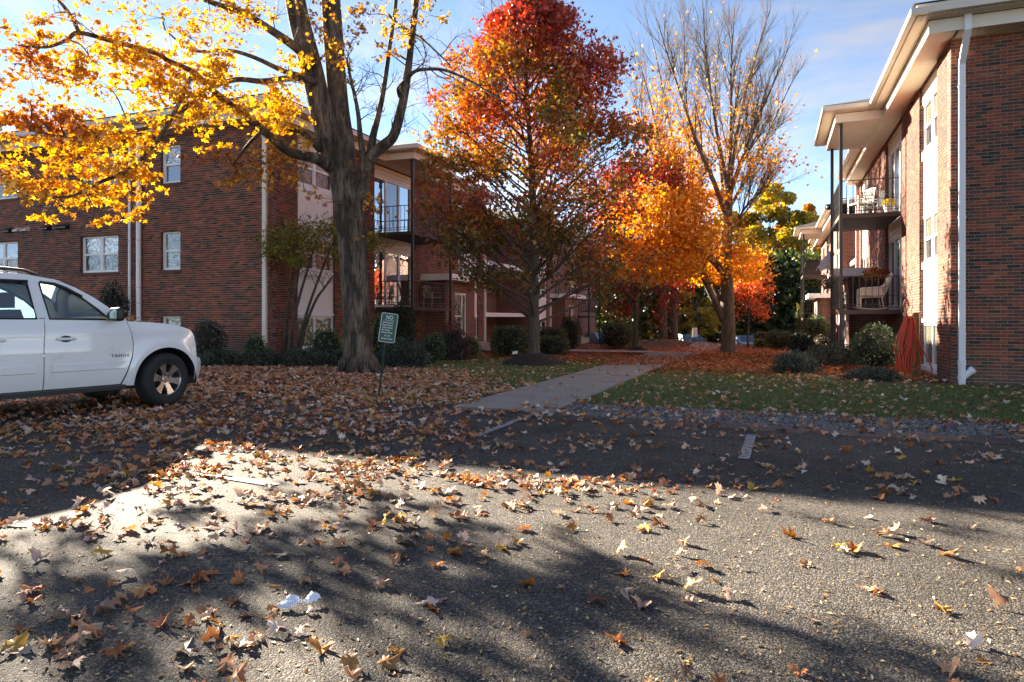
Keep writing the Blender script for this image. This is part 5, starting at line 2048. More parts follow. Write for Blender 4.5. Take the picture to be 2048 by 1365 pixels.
        zs = [.70, .78, .86, .94, 1.0]
        vs = []
        for z in zs:
            for k in range(6):
                x = .475 + .20 * k / 5 - .05 * (z - .7)
                y = bodyY(.5, z) - .42 * (k / 5) ** 1.6 - .01
                vs.append((x, s * y, z))
        mb._add(vs, [(i * 6 + k, i * 6 + k + 1, (i + 1) * 6 + k + 1, (i + 1) * 6 + k) for i in range(4) for k in range(5)])
        hl = put(mb, 'headlight', CARP['chrome'])
        mb2 = MB()
        mb2._add([(x + .012, y * 1.012, z) for x, y, z in vs], [(i * 6 + k, i * 6 + k + 1, (i + 1) * 6 + k + 1, (i + 1) * 6 + k) for i in range(4) for k in range(5)])
        put(mb2, 'lens', CARP['lamp'], hl)
        mb = MB().box((-4.09, s * .72, .95), (-4.13, s * .90, 1.55))
        put(mb, 'tail_light', CARP['red'], root, False)
        # wheels
        for cx, ang in ((0, R(-9) if True else 0), (-2.95, 0)):
            wr = empty('wheel_tmp')
            bpy.data.objects.remove(wr)
            prof = [(.245, -.11), (.30, -.135), (.365, -.13), (.392, -.10), (.398, -.06), (.398, .06), (.392, .10), (.365, .13), (.30, .135), (.245, .11)]
            mb = MB().lathe(prof, 48)
            tw = mb.build('wheel', CARP['tyre'], root, True, True)
            rim = MB().lathe([(.248, .10), (.238, .118), (.228, .10), (.222, .02), (.20, -.06)], 40)
            for k in range(6):
                t = k * math.pi / 3 + .2
                c_, s_ = math.cos(t), math.sin(t)
                def rp(r_, w, y):
                    return (r_ * c_ - w * s_, y, r_ * s_ + w * c_)
                rim._add([rp(.04, -.036, .070), rp(.04, .036, .070), rp(.15, .040, .090), rp(.232, .062, .100), rp(.232, -.062, .100), rp(.15, -.040, .090), rp(.04, -.03, .03), rp(.04, .03, .03), rp(.232, .05, .05), rp(.232, -.05, .05)],
                         [(0, 1, 2, 5), (5, 2, 3, 4), (1, 7, 8, 3, 2), (0, 5, 4, 9, 6), (3, 8, 9, 4)])
            rim.lathe([(.0, .078), (.045, .078), (.062, .068), (.066, .03)], 20)
            for k in range(6):
                t = k * math.pi / 3 + .7
                rim.lathe([(.0, .088), (.011, .088), (.013, .06)], 8, c=(.09 * math.cos(t), 0, .09 * math.sin(t)))
            ro = rim.build('rim', CARP['alloy'], tw, False, True)
            br_ = MB().lathe([(.21, -.04), (.02, -.04)], 24)
            br_.build('brake_disc', CARP['under'], tw, True)
            for o_ in [tw] + list(tw.children):
                if s < 0:
                    o_.data.transform(Matrix.Rotation(math.pi, 4, 'Z'))
                o_.data.transform(sw)
            tw.location = sw @ Vector((cx, s * .86, .398))
            if cx == 0:
                tw.rotation_euler = (0, 0, R(11))
        # wheel wells
        for cx in (0, -2.95):
            mb = MB()
            y0, y1 = s * .965, s * .545
            vs = []
            for k in range(25):
                t_ = math.pi * (-.04 + 1.08 * k / 24)
                vs += [(cx + .485 * math.cos(t_), y0, .40 + .485 * math.sin(t_)), (cx + .485 * math.cos(t_), y1, .40 + .485 * math.sin(t_))]
            mb._add(vs, [(2 * k, 2 * k + 1, 2 * k + 3, 2 * k + 2) for k in range(24)])
            put(mb, 'wheel_well', CARP['under'], root, True, False)
    # hood, roof, glass, ends: across the car
    def across(name, mat, xs, zf, hw, nY=14, crown=.03, smooth=True):
        mb = MB()
        vs = []
        for x in xs:
            for k in range(nY + 1):
                t = -1 + 2 * k / nY
                vs.append((x, t * hw(x), zf(x) + crown * (1 - t * t)))
        n = nY + 1
        mb._add(vs, [(i * n + k, i * n + k + 1, (i + 1) * n + k + 1, (i + 1) * n + k) for i in range(len(xs) - 1) for k in range(nY)])
        return put(mb, name, mat)
    lerp_ = lambda xs, ys: (lambda x: float(np.interp(x, xs, ys)))
    hz = lerp_([-.62, -.3, 0, .22, .38, .50, .60, .64], [1.265, 1.252, 1.228, 1.19, 1.135, 1.06, .97, .88])
    across('hood', CARP['body'], list(np.linspace(-.60, .64, 22)), hz, lambda x: bodyY(x, hz(x)) - .002 - (0 if x < .40 else .55 * (x - .40) ** 1.2), crown=.045)
    rz = lerp_([-4.0, -3.6, -2.6, -1.75, -1.40], [1.79, 1.865, 1.885, 1.875, 1.82])
    across('roof', CARP['body'], list(np.linspace(-3.98, -1.36, 16)), rz, lambda x: greenY(rz(x)) + .002, crown=.045)
    wz = lerp_([-1.38, -1.18, -.97, -.80, -.56], [1.822, 1.725, 1.60, 1.47, 1.262])
    across('windshield', CARP['shield'], list(np.linspace(-1.37, -.56, 10)), wz, lambda x: greenY(wz(x)) - .01, crown=.035)
    across('cowl', CARP['trimb'], [-.66, -.58], lambda x: 1.25, lambda x: .86, crown=.02)
    mb = MB()
    mb.poly([(-4.0, -.70, 1.80), (-4.0, .70, 1.80), (-4.09, .86, 1.30), (-4.09, -.86, 1.30)])
    put(mb, 'rear_window', CARP['tint'], root, False, False)
    mb = MB().box((-4.09, -.93, .55), (-4.06, .93, 1.30))
    put(mb, 'tailgate', CARP['body'], root, False)
    mb = MB().box((-4.20, -.95, .42), (-4.0, .95, .68))
    put(mb, 'rear_bumper', CARP['body'], root, False)
    # front bumper wraps round
    mb = MB()
    zs = [.36, .42, .52, .62, .68, .70]
    off = [-.06, -.01, .02, .02, .0, -.05]
    vs = []
    nn = 28
    for z, f_ in zip(zs, off):
        for k in range(nn + 1):
            t = -1 + 2 * k / nn
            yy = t * (bodyY(.50, z) + .004)
            x = .46 + (.32 + f_) * (1 - abs(t) ** 3.2) ** .62
            vs.append((x, yy, z))
    mb._add(vs, [(i * (nn + 1) + k, i * (nn + 1) + k + 1, (i + 1) * (nn + 1) + k + 1, (i + 1) * (nn + 1) + k) for i in range(len(zs) - 1) for k in range(nn)])
    put(mb, 'front_bumper', CARP['body'])
    mb = MB().box((.62, -.52, .70), (.70, .52, .95))
    gr = put(mb, 'grille', CARP['trimb'], root, False)
    mb = MB().box((.70, -.52, .80), (.73, .52, .86))
    put(mb, 'grille_bar', CARP['chrome'], gr, False)
    # inside: floor pan, dash, seats, wheel
    mb = MB().box((-4.0, -.90, .30), (.52, .90, .42)).box((-4.0, -.92, .42), (-3.44, .92, 1.05)).box((.2, -.55, .42), (.6, .55, .9)).box((-.58, -.55, .42), (.5, .55, .92)).box((-2.46, -.93, .42), (-.56, .93, .55))
    put(mb, 'chassis', CARP['under'], root, False)
    mb = MB().box((-.56, -.85, .9), (-.98, .85, 1.20))
    put(mb, 'dashboard', CARP['inside'], root, False)
    for sx, sy in ((-1.65, -.42), (-1.65, .42), (-2.7, -.45), (-2.7, .45)):
        mb = MB().box((sx - .05, sy - .26, .55), (sx + .5, sy + .26, .80))
        mb.prism([(sx - .05, sy - .25, .75), (sx + .10, sy - .25, .75), (sx - .10, sy - .22, 1.42), (sx - .22, sy - .22, 1.42)], (0, .48, 0))
        mb.box((sx - .24, sy - .13, 1.44), (sx - .13, sy + .13, 1.64))
        put(mb, 'seat', CARP['inside'], root, False)
    mb = MB()
    mb.tube([(-1.12 + .03 * math.sin(t), .42 + .18 * math.cos(t), 1.16 + .18 * math.sin(t)) for t in [2 * math.pi * i / 20 for i in range(20)]], .015, 6, closed=True)
    put(mb, 'steering_wheel', CARP['inside'], root)
    for i in range(3):
        mb = MB().box((-1.9 - i * .7, -.60, 1.925), (-1.86 - i * .7, .60, 1.945))
        put(mb, 'rack_bar', CARP['trimb'], root, False)
    # raised name badge on the right-hand front door
    cu = bpy.data.curves.new('badge', 'FONT')
    cu.body = 'TAHOE'
    cu.size = .062
    cu.extrude = .003
    cu.space_character = 1.35
    to = bpy.data.objects.new('badge', cu)
    link(to)
    me = bpy.data.meshes.new_from_object(to.evaluated_get(bpy.context.evaluated_depsgraph_get()))
    bpy.data.objects.remove(to)
    me.materials.clear()
    me.materials.append(CARP['trimb'])
    o = link(bpy.data.objects.new('badge', me), root)
    # right side of the car is local +x after the swap; text runs forwards
    x0 = -.80
    o.matrix_local = Matrix(((0, 0, 1, bodyY(x0, .78) + .004), (1, 0, 0, x0), (0, 1, 0, .765), (0, 0, 0, 1)))
    return root


hd = Vector((math.sin(CAR_H), math.cos(CAR_H), 0))
nrm = Vector((hd.y, -hd.x, 0))                     # car's right-hand side
wheel_pt = Vector((-5.14, 10.0, 0))
car = suv(wheel_pt - nrm * .97, CAR_H)
# ================================================================== shrubs and hedges
CORE = M('dark_core', (.012, .012, .007), .95, .4, 8)  # dark filler core added inside the foliage against see-through; colours stems too
JUN = ((4, (.020, .040, .022)), (3, (.032, .055, .030)), (1, (.06, .075, .035)))
RHO = ((4, (.035, .070, .020)), (3, (.055, .095, .025)), (1, (.12, .13, .04)))
BOX = ((4, (.032, .060, .012)), (3, (.055, .085, .016)), (1, (.10, .12, .02)))
LIME = ((4, (.10, .13, .02)), (3, (.16, .17, .025)), (1, (.26, .22, .03)))
WINE = ((4, (.055, .012, .014)), (2, (.08, .02, .015)), (1, (.12, .04, .02)))
BRWN = ((4, (.09, .05, .025)), (3, (.06, .055, .02)), (1, (.16, .08, .03)))
DKGR = ((4, (.016, .026, .010)), (2, (.028, .040, .014)))
FRSH = ((4, (.04, .11, .015)), (3, (.06, .14, .02)), (1, (.12, .18, .03)))


def shrub(name, label, px, ytop, ybot, wpx, Z, pal, shape='dome', lsize=.06, dens=1.0, group=None, kind='oval', up=.5, depth=1.0, cat='shrub', core=.80):
    x = (px - 1024) / FPX * Z
    zt = CAM_H - (ytop - HORY) / FPX * Z
    zg = min(gz(x, Z), CAM_H - (ybot - HORY) / FPX * Z)
    zg = max(zg, gz(x, Z) - .1)
    h = max(.25, zt - gz(x, Z))
    rx = wpx / 2 / FPX * Z
    ry = rx * depth
    root = empty(name, (x, Z, gz(x, Z)), random.uniform(0, 3) if shape == 'dome' and depth == 1 else (-PHI if shape == 'box' else 0), label, cat, group)
    area = 2 * math.pi * (rx * ry + rx * h + ry * h) / 3 * 1.2
    n = int(min(9000, max(500, dens * area / (lsize * lsize) * 2.6)))
    v = RNG.normal(0, 1, (n, 3))
    v /= np.linalg.norm(v, axis=1, keepdims=True)
    if shape == 'box':
        e = 4.5
        v /= (np.abs(v) ** e).sum(1, keepdims=True) ** (1 / e)
    r = 1 - np.abs(RNG.normal(0, .13, n))
    nz = np.array([mnoise.noise(Vector((q[0] * 2.6 + px, q[1] * 2.6, q[2] * 2.6))) for q in v])
    r = r * (1 + nz * (.26 if shape == 'low' else (.16 if shape == 'dome' else .05)))
    if shape == 'low':
        v[:, 2] = np.abs(v[:, 2])
        p = v * r[:, None] * np.array((rx, ry, h))
    else:
        p = v * r[:, None] * np.array((rx, ry, h / 2)) + np.array((0, 0, h / 2))
    col = mixcol(n, pal, jit=.2) * (1 + nz * .5)[:, None]
    leaf_mass('foliage', p, RNG.uniform(lsize * .7, lsize * 1.3, n), np.clip(col, .003, .9), [(kind, 0)], 'green', root, up=up)
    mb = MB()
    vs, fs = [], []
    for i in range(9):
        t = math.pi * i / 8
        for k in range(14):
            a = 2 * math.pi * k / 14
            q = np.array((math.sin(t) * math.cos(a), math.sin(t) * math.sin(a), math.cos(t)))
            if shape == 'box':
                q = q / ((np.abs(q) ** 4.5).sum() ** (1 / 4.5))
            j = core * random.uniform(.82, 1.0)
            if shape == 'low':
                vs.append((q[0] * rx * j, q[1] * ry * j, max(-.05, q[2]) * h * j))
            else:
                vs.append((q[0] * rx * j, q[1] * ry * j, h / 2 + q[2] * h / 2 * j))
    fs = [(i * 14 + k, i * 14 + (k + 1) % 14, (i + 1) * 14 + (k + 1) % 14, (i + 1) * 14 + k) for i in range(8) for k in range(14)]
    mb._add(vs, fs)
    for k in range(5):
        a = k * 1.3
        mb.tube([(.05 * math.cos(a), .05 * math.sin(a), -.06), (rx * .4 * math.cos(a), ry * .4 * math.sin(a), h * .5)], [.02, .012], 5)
    mb.build('stems', CORE, root)  # mesh holds the added dark core as well as the stems
    return root


for nm, lab, px, yt, yb, wp_, Z, pal, shp, ls, dn, dep in (
        ('juniper_shrub', 'low dark juniper at the corner of the leaf-strewn bed, nearest the path', 1594, 702, 742, 96, 16.2, JUN, 'low', .055, 1.3, 1.0),
        ('juniper_shrub', 'wide low juniper below the near balcony posts', 1662, 690, 722, 136, 18.8, JUN, 'low', .06, 1.3, .8),
        ('juniper_shrub', 'low juniper beside the foot of the red hose', 1745, 734, 768, 110, 14.4, JUN, 'low', .05, 1.3, .8),
        ('rhododendron', 'broad-leaved green rhododendron under the near lower balcony', 1752, 648, 735, 92, 16.6, RHO, 'dome', .085, .9, .8),
        ('shrub', 'dark rounded shrub left of the near balcony posts', 1602, 664, 712, 50, 24, DKGR, 'dome', .07, 1.2, 1),
        ('shrub', 'brownish shrub behind the near balcony posts', 1648, 668, 704, 52, 25, BRWN, 'dome', .07, 1.1, 1),
        ('clipped_shrub', 'tall dome-clipped shrub against the sunlit far brick entrance', 1634, 628, 690, 54, 31, BOX, 'dome', .08, 1.2, 1),
        ('clipped_shrub', 'round clipped boxwood ball beside the scarlet sapling', 1556, 658, 691, 54, 34, BOX, 'dome', .08, 1.2, 1),
        ('clipped_hedge', 'small sunlit clipped hedge cube beside the far blue car', 1521, 677, 694, 28, 37, LIME, 'box', .09, 1.2, 1),
        ('clipped_hedge', 'reddish hedge top showing above the small hedge cube', 1523, 664, 690, 30, 39, BRWN, 'box', .09, 1.2, 1),
        ('climbing_plant', 'flowering climber on the foot of the far balcony post', 1597, 610, 690, 14, 42, LIME, 'dome', .1, .8, 1),
        ('juniper_hedge', 'low dark juniper hedge, end nearest the white car', 440, 697, 732, 96, 18.4, JUN, 'low', .06, 1.5, .6),
        ('juniper_hedge', 'low dark juniper hedge below the corner downspout', 520, 698, 731, 104, 18.5, JUN, 'low', .06, 1.5, .6),
        ('juniper_hedge', 'low dark juniper hedge below the slanting shrub stems', 610, 697, 730, 110, 18.5, JUN, 'low', .06, 1.5, .6),
        ('juniper_hedge', 'juniper hedge end just left of the yellow maple trunk', 672, 698, 730, 70, 18.6, JUN, 'low', .06, 1.5, .6),
        ('juniper_shrub', 'tall dark juniper right behind the green sign', 806, 676, 732, 120, 18.6, JUN, 'low', .06, 1.4, .7),
        ('shrub', 'small olive shrub at the right end of the bed behind the sign', 868, 664, 716, 52, 19.6, RHO, 'dome', .07, .8, 1),
        ('rhododendron', 'dark rhododendron against the brick beyond the car hood', 418, 640, 708, 74, 18.9, DKGR, 'dome', .10, .8, .7),
        ('rhododendron', 'dark rhododendron under the double window behind the car roof', 226, 562, 650, 66, 21.2, DKGR, 'dome', .11, .9, .6),
        ('leafy_plant', 'loose green plant under the corner downspout', 512, 668, 706, 50, 18.9, FRSH, 'dome', .075, .35, .7),
        ('leafy_plant', 'bright green plant in front of the basement window', 652, 655, 704, 72, 19.3, FRSH, 'dome', .09, .55, .6),
        ('leafy_plant', 'bright green plant between the yellow maple trunk and the sign', 758, 626, 700, 30, 20.0, FRSH, 'dome', .09, .6, .8),
        ('trained_vine', 'very dark rounded vine mound below the first shaded balcony', 805, 598, 690, 56, 22.5, DKGR, 'dome', .07, 1.2, .8),
        ('weeping_maple', 'dark wine-red weeping dwarf maple in the bed by the entrance', 905, 645, 690, 84, 21.3, WINE, 'low', .07, 1.0, .8),
        ('shrub', 'yellow-green shrub below the dwarf weeping maple', 942, 672, 704, 44, 21.8, LIME, 'dome', .06, .9, .9),
        ('clipped_hedge', 'boxy clipped hedge left of the red maple trunk', 1022, 652, 701, 78, 24.0, BOX, 'box', .07, 1.3, .8),
        ('clipped_hedge', 'lower clipped hedge right of the red maple trunk', 1098, 672, 699, 84, 25.5, BOX, 'box', .07, 1.3, .6),
        ('clipped_hedge', 'upper clipped hedge behind the one right of the red maple trunk', 1100, 654, 690, 70, 27.5, BOX, 'box', .07, 1.3, .6),
        ('trained_vine', 'dark arched vine mound at the far shaded entrance', 1140, 630, 690, 46, 31, DKGR, 'dome', .08, 1.2, .8),
        ('clipped_hedge', 'big clipped hedge with sunlit top past the far shaded porch', 1234, 645, 692, 66, 34, BOX, 'box', .09, 1.3, .9)):
    shrub(nm, lab, px, yt, yb, wp_, Z, pal, shp, ls, dn, depth=dep, cat='hedge' if 'hedge' in nm else ('vine' if 'vine' in nm else ('plant' if 'plant' in nm else 'shrub')))

# multi-stemmed ornamental with flat yellow-green head
MSB = PX(592, 705, 19.6)
MSB.z = 0.0
ms = Tree(MSB)
for pts in (((569, 706), (573, 640), (580, 570), (590, 500), (600, 455)), ((577, 706), (585, 650), (600, 590), (618, 530), (636, 470)), ((590, 706), (606, 650), (622, 600), (642, 545), (668, 480)), ((598, 706), (612, 650), (632, 600), (652, 572), (668, 550)), ((582, 706), (586, 640), (594, 560), (606, 500))):
    Zs = 19.6 + random.uniform(-.2, .2)
    p = ms.limb([PX(x, y, Zs) for x, y in pts], [.055, .045, .04, .032, .018][:len(pts)], 7)
    ms.spray(p, lerp_r([.03, .012], len(p)), 2, 1.1, 8, .9, .15, .62, .6, .004, 3, 3, .25, 3)
rt = ms.finish('multistem_tree', 'slanting multi-stemmed small tree with flat yellow-green head before the white panels', 'bark2')
n = 5200
cl = [(560, 475, 52, 30), (600, 465, 50, 26), (650, 460, 46, 28), (545, 500, 40, 24), (700, 470, 50, 26), (745, 485, 34, 24), (620, 495, 60, 20), (590, 520, 30, 16), (680, 510, 40, 20)]
k = RNG.integers(0, len(cl), n)
g = RNG.normal(0, .45, (n, 3))
lp = np.array([tuple(PX(cl[i][0] + g[j][0] * cl[i][2], cl[i][1] + g[j][2] * cl[i][3], 19.4 + g[j][1] * 1.4) - MSB) for j, i in enumerate(k)])
leaf_mass('crown', lp, RNG.uniform(.05, .10, n), mixcol(n, ((4, (.17, .17, .022)), (3, (.28, .22, .025)), (2, (.09, .12, .02)), (2, (.24, .12, .02)))), [('tiny', 0)], 'leaf', rt)


# ================================================================== mulch mounds
def mound(px, yb, Z, wpx, h, label):
    x = (px - 1024) / FPX * Z
    r = wpx / 2 / FPX * Z
    mb = MB()
    vs, fs = [], []
    for i in range(9):
        for k in range(26):
            t = i / 8
            a = 2 * math.pi * k / 26
            rr = r * t * (1 + .06 * math.sin(3 * a + px))
            X, Y = x + rr * math.cos(a), Z + rr * math.sin(a) * .85
            vs.append((X, Y, gz(X, Y) - .02 + h * (1 - t * t) ** 1.15 + random.uniform(-.012, .012)))
    fs = [(i * 26 + k, i * 26 + (k + 1) % 26, (i + 1) * 26 + (k + 1) % 26, (i + 1) * 26 + k) for i in range(8) for k in range(26)]
    mb._add(vs, fs)
    o = mb.build('mulch_mound', MT['mulch'], None, True)
    return tag(o, label, 'mulch', 'mulch mounds round the courtyard trees')


mound(1068, 735, 19.0, 146, .36, 'black mulch mound round the foot of the red maple')
mound(1275, 705, 28.5, 66, .30, 'small dark mulch mound under the crimson maple')
mound(1586, 690, 33.0, 60, .10, 'flat mulch ring under the round boxwood ball')


# ================================================================== turf
def blades(n, fn, hmin, hmax, wd):
    pts = []
    while len(pts) < n:
        a, d = fn()
        p = W(a, d)
        pts.append((p.x, p.y, gz(p.x, p.y) - .012))
    p = np.array(pts)
    h = RNG.uniform(hmin, hmax, n)
    az = RNG.uniform(0, 2 * math.pi, n)
    lean = RNG.normal(0, .5, (n, 2))
    t = np.stack([np.cos(az), np.sin(az), np.zeros(n)], 1) * wd
    tip = p + np.stack([lean[:, 0] * h, lean[:, 1] * h, h], 1)
    V = np.stack([p - t, p + t, tip], 1).reshape(-1, 3)
    F = np.arange(3 * n).reshape(-1, 3)
    c = np.repeat(mixcol(n, ((4, (.105, .155, .028)), (3, (.15, .20, .04)), (2, (.075, .115, .02)), (2, (.27, .24, .09))), jit=.2), 3, axis=0)
    return V, F, c


def right_lawn():
    while True:
        a, d = random.uniform(-2.8, 7.5), random.uniform(9.95, 18.0)
        e = 10.02 + .14 * mnoise.noise(Vector((a, 1, 0)))
        if d < e or (a > .9 and d > 15.3) or (d > 15.5 and random.random() < (d - 15.2) / 3.2):
            continue
        return a, d


def left_lawn():
    while True:
        a, d = random.uniform(-11.5, -4.42), random.uniform(9.6, 26)
        nz = mnoise.noise(Vector((a * .5, d * .5, 4)))
        if d < 11.5 + (-4.4 - a) * 1.1 + nz:
            continue
        if d > 17.5 and random.random() < min(.85, (d - 17) / 5 + nz * .4):
            continue
        return a, d


for fn, n, lab in ((right_lawn, 62000, 'short green turf in front of the sunlit block'), (left_lawn, 52000, 'thin turf between the path and the shaded block')):
    V, F, c = blades(n, fn, .03, .075, .0048)
    o = link(bpy.data.objects.new('grass', npmesh('grass', V, F, MT['grass'], col=c)))
    tag(o, lab, 'grass', kind='stuff')

# gravel between asphalt and turf
n = 9000
ga = RNG.uniform(-2.85, 8, n)
gd = RNG.uniform(8.72, 10.05, n)
gp = np.array([tuple(W(a, d, RNG.uniform(.0, .012))) for a, d in zip(ga, gd)])
oct_ = np.array([(1, 0, 0), (-1, 0, 0), (0, 1, 0), (0, -1, 0), (0, 0, .7), (0, 0, -.7)])
of = np.array([(0, 2, 4), (2, 1, 4), (1, 3, 4), (3, 0, 4)])
Bs = bases(n, .3, RNG)
sz = RNG.uniform(.007, .02, n)
V = np.einsum('nij,kj->nki', Bs, oct_) * sz[:, None, None] + gp[:, None, :]
F = of[None] + (np.arange(n) * 6)[:, None, None]
c = np.repeat(mixcol(n, ((3, (.22, .212, .205)), (3, (.15, .145, .142)), (1, (.32, .31, .29)), (1, (.08, .08, .08)))), 6, axis=0)
gm = leaf_mat('stone', 'attr', 0.0, .03)
o = link(bpy.data.objects.new('gravel', npmesh('gravel', V.reshape(-1, 3), F.reshape(-1, 3), gm, col=c)))
tag(o, 'grey crushed stone between the asphalt and the turf', 'gravel', kind='stuff')

# ================================================================== fallen leaves
TAN = ((5, (.66, .42, .28)), (5, (.58, .28, .13)), (4, (.70, .52, .40)), (4, (.58, .22, .075)), (1, (.34, .12, .05)), (1, (.66, .36, .07)))
ORNG = ((3, (.46, .17, .05)), (3, (.52, .25, .07)), (4, (.44, .24, .13)), (1, (.64, .38, .07)), (4, (.52, .37, .27)))
CARP_ = ((4, (.42, .11, .03)), (3, (.34, .085, .028)), (3, (.48, .17, .045)), (2, (.30, .12, .06)), (1, (.55, .25, .06)))


def clump(x, y, s, seed=0.0):
    return mnoise.noise(Vector((x * s + seed, y * s - seed, seed)))


def litter_density(a, d, x, y):
    if y < 2.0 or y > 46 or abs(x) > .80 * y + 1.2:
        return 0, 0
    cl = clump(x, y, 1.1) + .6 * clump(x, y, 2.7, 5.0)
    if -4.33 < a < -2.87 and 8.9 < d:
        if d > 17.6 + .8 * cl:
            return 95, 3
        return 2.2 + 9 * max(0, cl) + (26 if d < 9.5 and a > -3.5 else 0), 0
    if d < 5.7:
        left = sstep((-0.2 - a) / 2.2)
        base = 24 + 46 * left
        ridge = 95 * math.exp(-((d - 5.3) / .55) ** 2) * sstep((.8 - a) / 2.5) + 75 * math.exp(-(((a + 3.9) / .9) ** 2 + ((d - 4.0) / .8) ** 2))
        near = 1 if d > 2.8 else .62
        return (base * (.25 + 1.5 * max(0, cl + .18)) + ridge * (.3 + max(0, cl + .3))) * near, 1
    if d < 8.75:
        left = sstep((-2.2 - a) / 2.4)
        return (26 + 125 * left) * (.3 + 1.3 * max(0, cl + .28)) + (12 if d > 8.2 else 0), 0
    if a > -2.87:
        if d < 10.2:
            return 44 + 34 * cl, 0
        k = sstep((d - 15.2 - 1.2 * cl - .35 * max(0, a)) / 1.8)
        return (15 + 14 * max(0, cl)) * (1 - k) + 85 * k, 0 if random.random() > k else 3
    # left of the path
    if d < 15.2 and a < -4.35:
        k = sstep((d - 11.3 - 1.0 * (-4.4 - a) - cl) / 1.5) * sstep((a + 9.5) / 1.5)
        soil = 200 * (.35 + .9 * max(0, cl + .35))
        return soil * (1 - k) + 26 * k, 0
    k = sstep((d - 18 - 1.3 * cl - .5 * max(0, -6 - a)) / 2)
    if a < -12.2:
        return 8, 0
    return 22 * (1 - k) + 85 * k, 0 if random.random() > k else 3


lp, lk = [], []
CELLS = 0.5
x = -34.0
for iy in range(int(2.0 / CELLS), int(44 / CELLS)):
    y0 = iy * CELLS
    xm = .80 * y0 + 2
    for ix in range(int(-xm / CELLS), int(min(xm, 16) / CELLS) + 1):
        x0 = ix * CELLS
        a, d = AD(x0 + .25, y0 + .25)
        dn, kd = litter_density(a, d, x0 + .25, y0 + .25)
        if y0 > 20:
            dn *= .62
        if y0 > 30:
            dn *= .6
        m = RNG.poisson(dn * CELLS * CELLS)
        for _ in range(m):
            lp.append((x0 + random.random() * CELLS, y0 + random.random() * CELLS))
            lk.append(kd)
lk = np.array(lk)
nl = len(lp)
thick = np.array([max(0, clump(px_, py__, 1.1) + .2) for px_, py__ in lp])
pz = np.array([gz(px_, py__) for px_, py__ in lp]) + .006 + RNG.uniform(0, .022, nl) * thick * (lk != 1) + np.where(lk == 3, .02, 0)
for i, (px_, py__) in enumerate(lp):
    a, d = AD(px_, py__)
    if -4.35 < a < -2.85 and 8.82 < d < 45:
        pz[i] += .03
    if math.hypot(px_ - .62, (py__ - 19) / .85) < 1.0:
        pz[i] += .30 * (1 - math.hypot(px_ - .62, (py__ - 19) / .85)) + .03
lp = np.column_stack([np.array(lp), pz])
if True:
    # keep the mulch mound almost bare
    keep = (np.hypot(lp[:, 0] - .62, (lp[:, 1] - 19) / .85) > .95) | (RNG.random(nl) < .06)
    lp, lk = lp[keep], lk[keep]
    nl = len(lp)
lcol = np.where((lk == 1)[:, None], np.where((RNG.random(nl) < .55)[:, None], mixcol(nl, ORNG, jit=.22), mixcol(nl, TAN, jit=.22)), np.where((lk == 3)[:, None], mixcol(nl, CARP_, jit=.22), mixcol(nl, TAN, jit=.24)))
lsz = np.where(lk == 3, RNG.uniform(.075, .13, nl), RNG.uniform(.065, .145, nl))
KC = [('fine', i, 'curl') for i in range(18)]
for kd in KC:
    v, f_ = tpl(*kd)
    v[:, 2] -= v[:, 2].min()
LB_ = bases(nl, 5.0, RNG, .3)
flip = RNG.random(nl) < .35
LB_[flip, :, 2] *= -1
LB_[flip, :, 0] *= -1
BASE_Z = lp[:, 2] - .004
sx_ = 1024 + lp[:, 0] / lp[:, 1] * FPX
sy_ = HORY - (lp[:, 2] - CAM_H) / lp[:, 1] * FPX
inf = (sx_ > 12) & (sx_ < 2036) & (sy_ < 1352)
sc_ = np.where(inf, lsz / lp[:, 1], 0)
pick = np.argsort(-sc_)[:300]
rest = np.setdiff1d(np.arange(nl), pick)
def seat(idx, kinds):
    for j, i in enumerate(idx):
        tv = tpl(*kinds[j % len(kinds)])[0]
        lp[i, 2] = BASE_Z[i] - (LB_[i, 2, :] @ tv.T).min() * lsz[i]


seat(pick, KC)
objs = leaf_objects('fallen_leaf', lp[pick], LB_[pick], lsz[pick], lcol[pick], KC, 'litter_o')
for o in objs:
    c_ = o.color
    lum = .3 * c_[0] + .6 * c_[1] + .1 * c_[2]
    hue = c_[2] / max(c_[0], .01)
    look = 'pale tan' if lum > .36 and hue > .3 else ('dark brown' if lum < .15 else ('yellow-orange' if hue < .16 and c_[1] / c_[0] > .5 else ('rust-orange' if hue < .2 else 'mid brown')))
    tag(o, look + ' curled maple leaf lying singly on the asphalt nearest the camera', 'leaf', look + ' maple leaves on the near asphalt')
near = rest[lp[rest, 1] < 17]
far_ = rest[lp[rest, 1] >= 17]
seat(near, KC)
seat(far_, [('mid', i, 'curl') for i in range(4)])
o = leaf_mass('fallen_leaves', lp[near], lsz[near], lcol[near], KC, 'litter', B=LB_[near])
tag(o, 'brown and tan maple leaves strewn over asphalt, bed and turf', 'leaf litter', kind='stuff')
o = leaf_mass('fallen_leaves', lp[far_], lsz[far_] * 1.15, lcol[far_], [('mid', i, 'curl') for i in range(4)], 'litter', B=LB_[far_])
tag(o, 'rust-orange leaf carpet across the courtyard', 'leaf litter', kind='stuff')
# crumbled bits on the near asphalt
n = 5200
yy = 2.3 + RNG.random(n) ** 1.4 * 6.0
xx = RNG.uniform(-1, 1, n) * (.78 * yy)
cp = np.column_stack([xx, yy, np.full(n, .008)])
o = leaf_mass('leaf_crumbs', cp, RNG.uniform(.008, .032, n), mixcol(n, ((3, (.52, .36, .18)), (2, (.45, .25, .08)), (2, (.60, .45, .25)))), [('oval', 0)], 'litter', up=3.0, flat=.4)
tag(o, 'small crumbled leaf bits on the asphalt', 'leaf litter', kind='stuff')
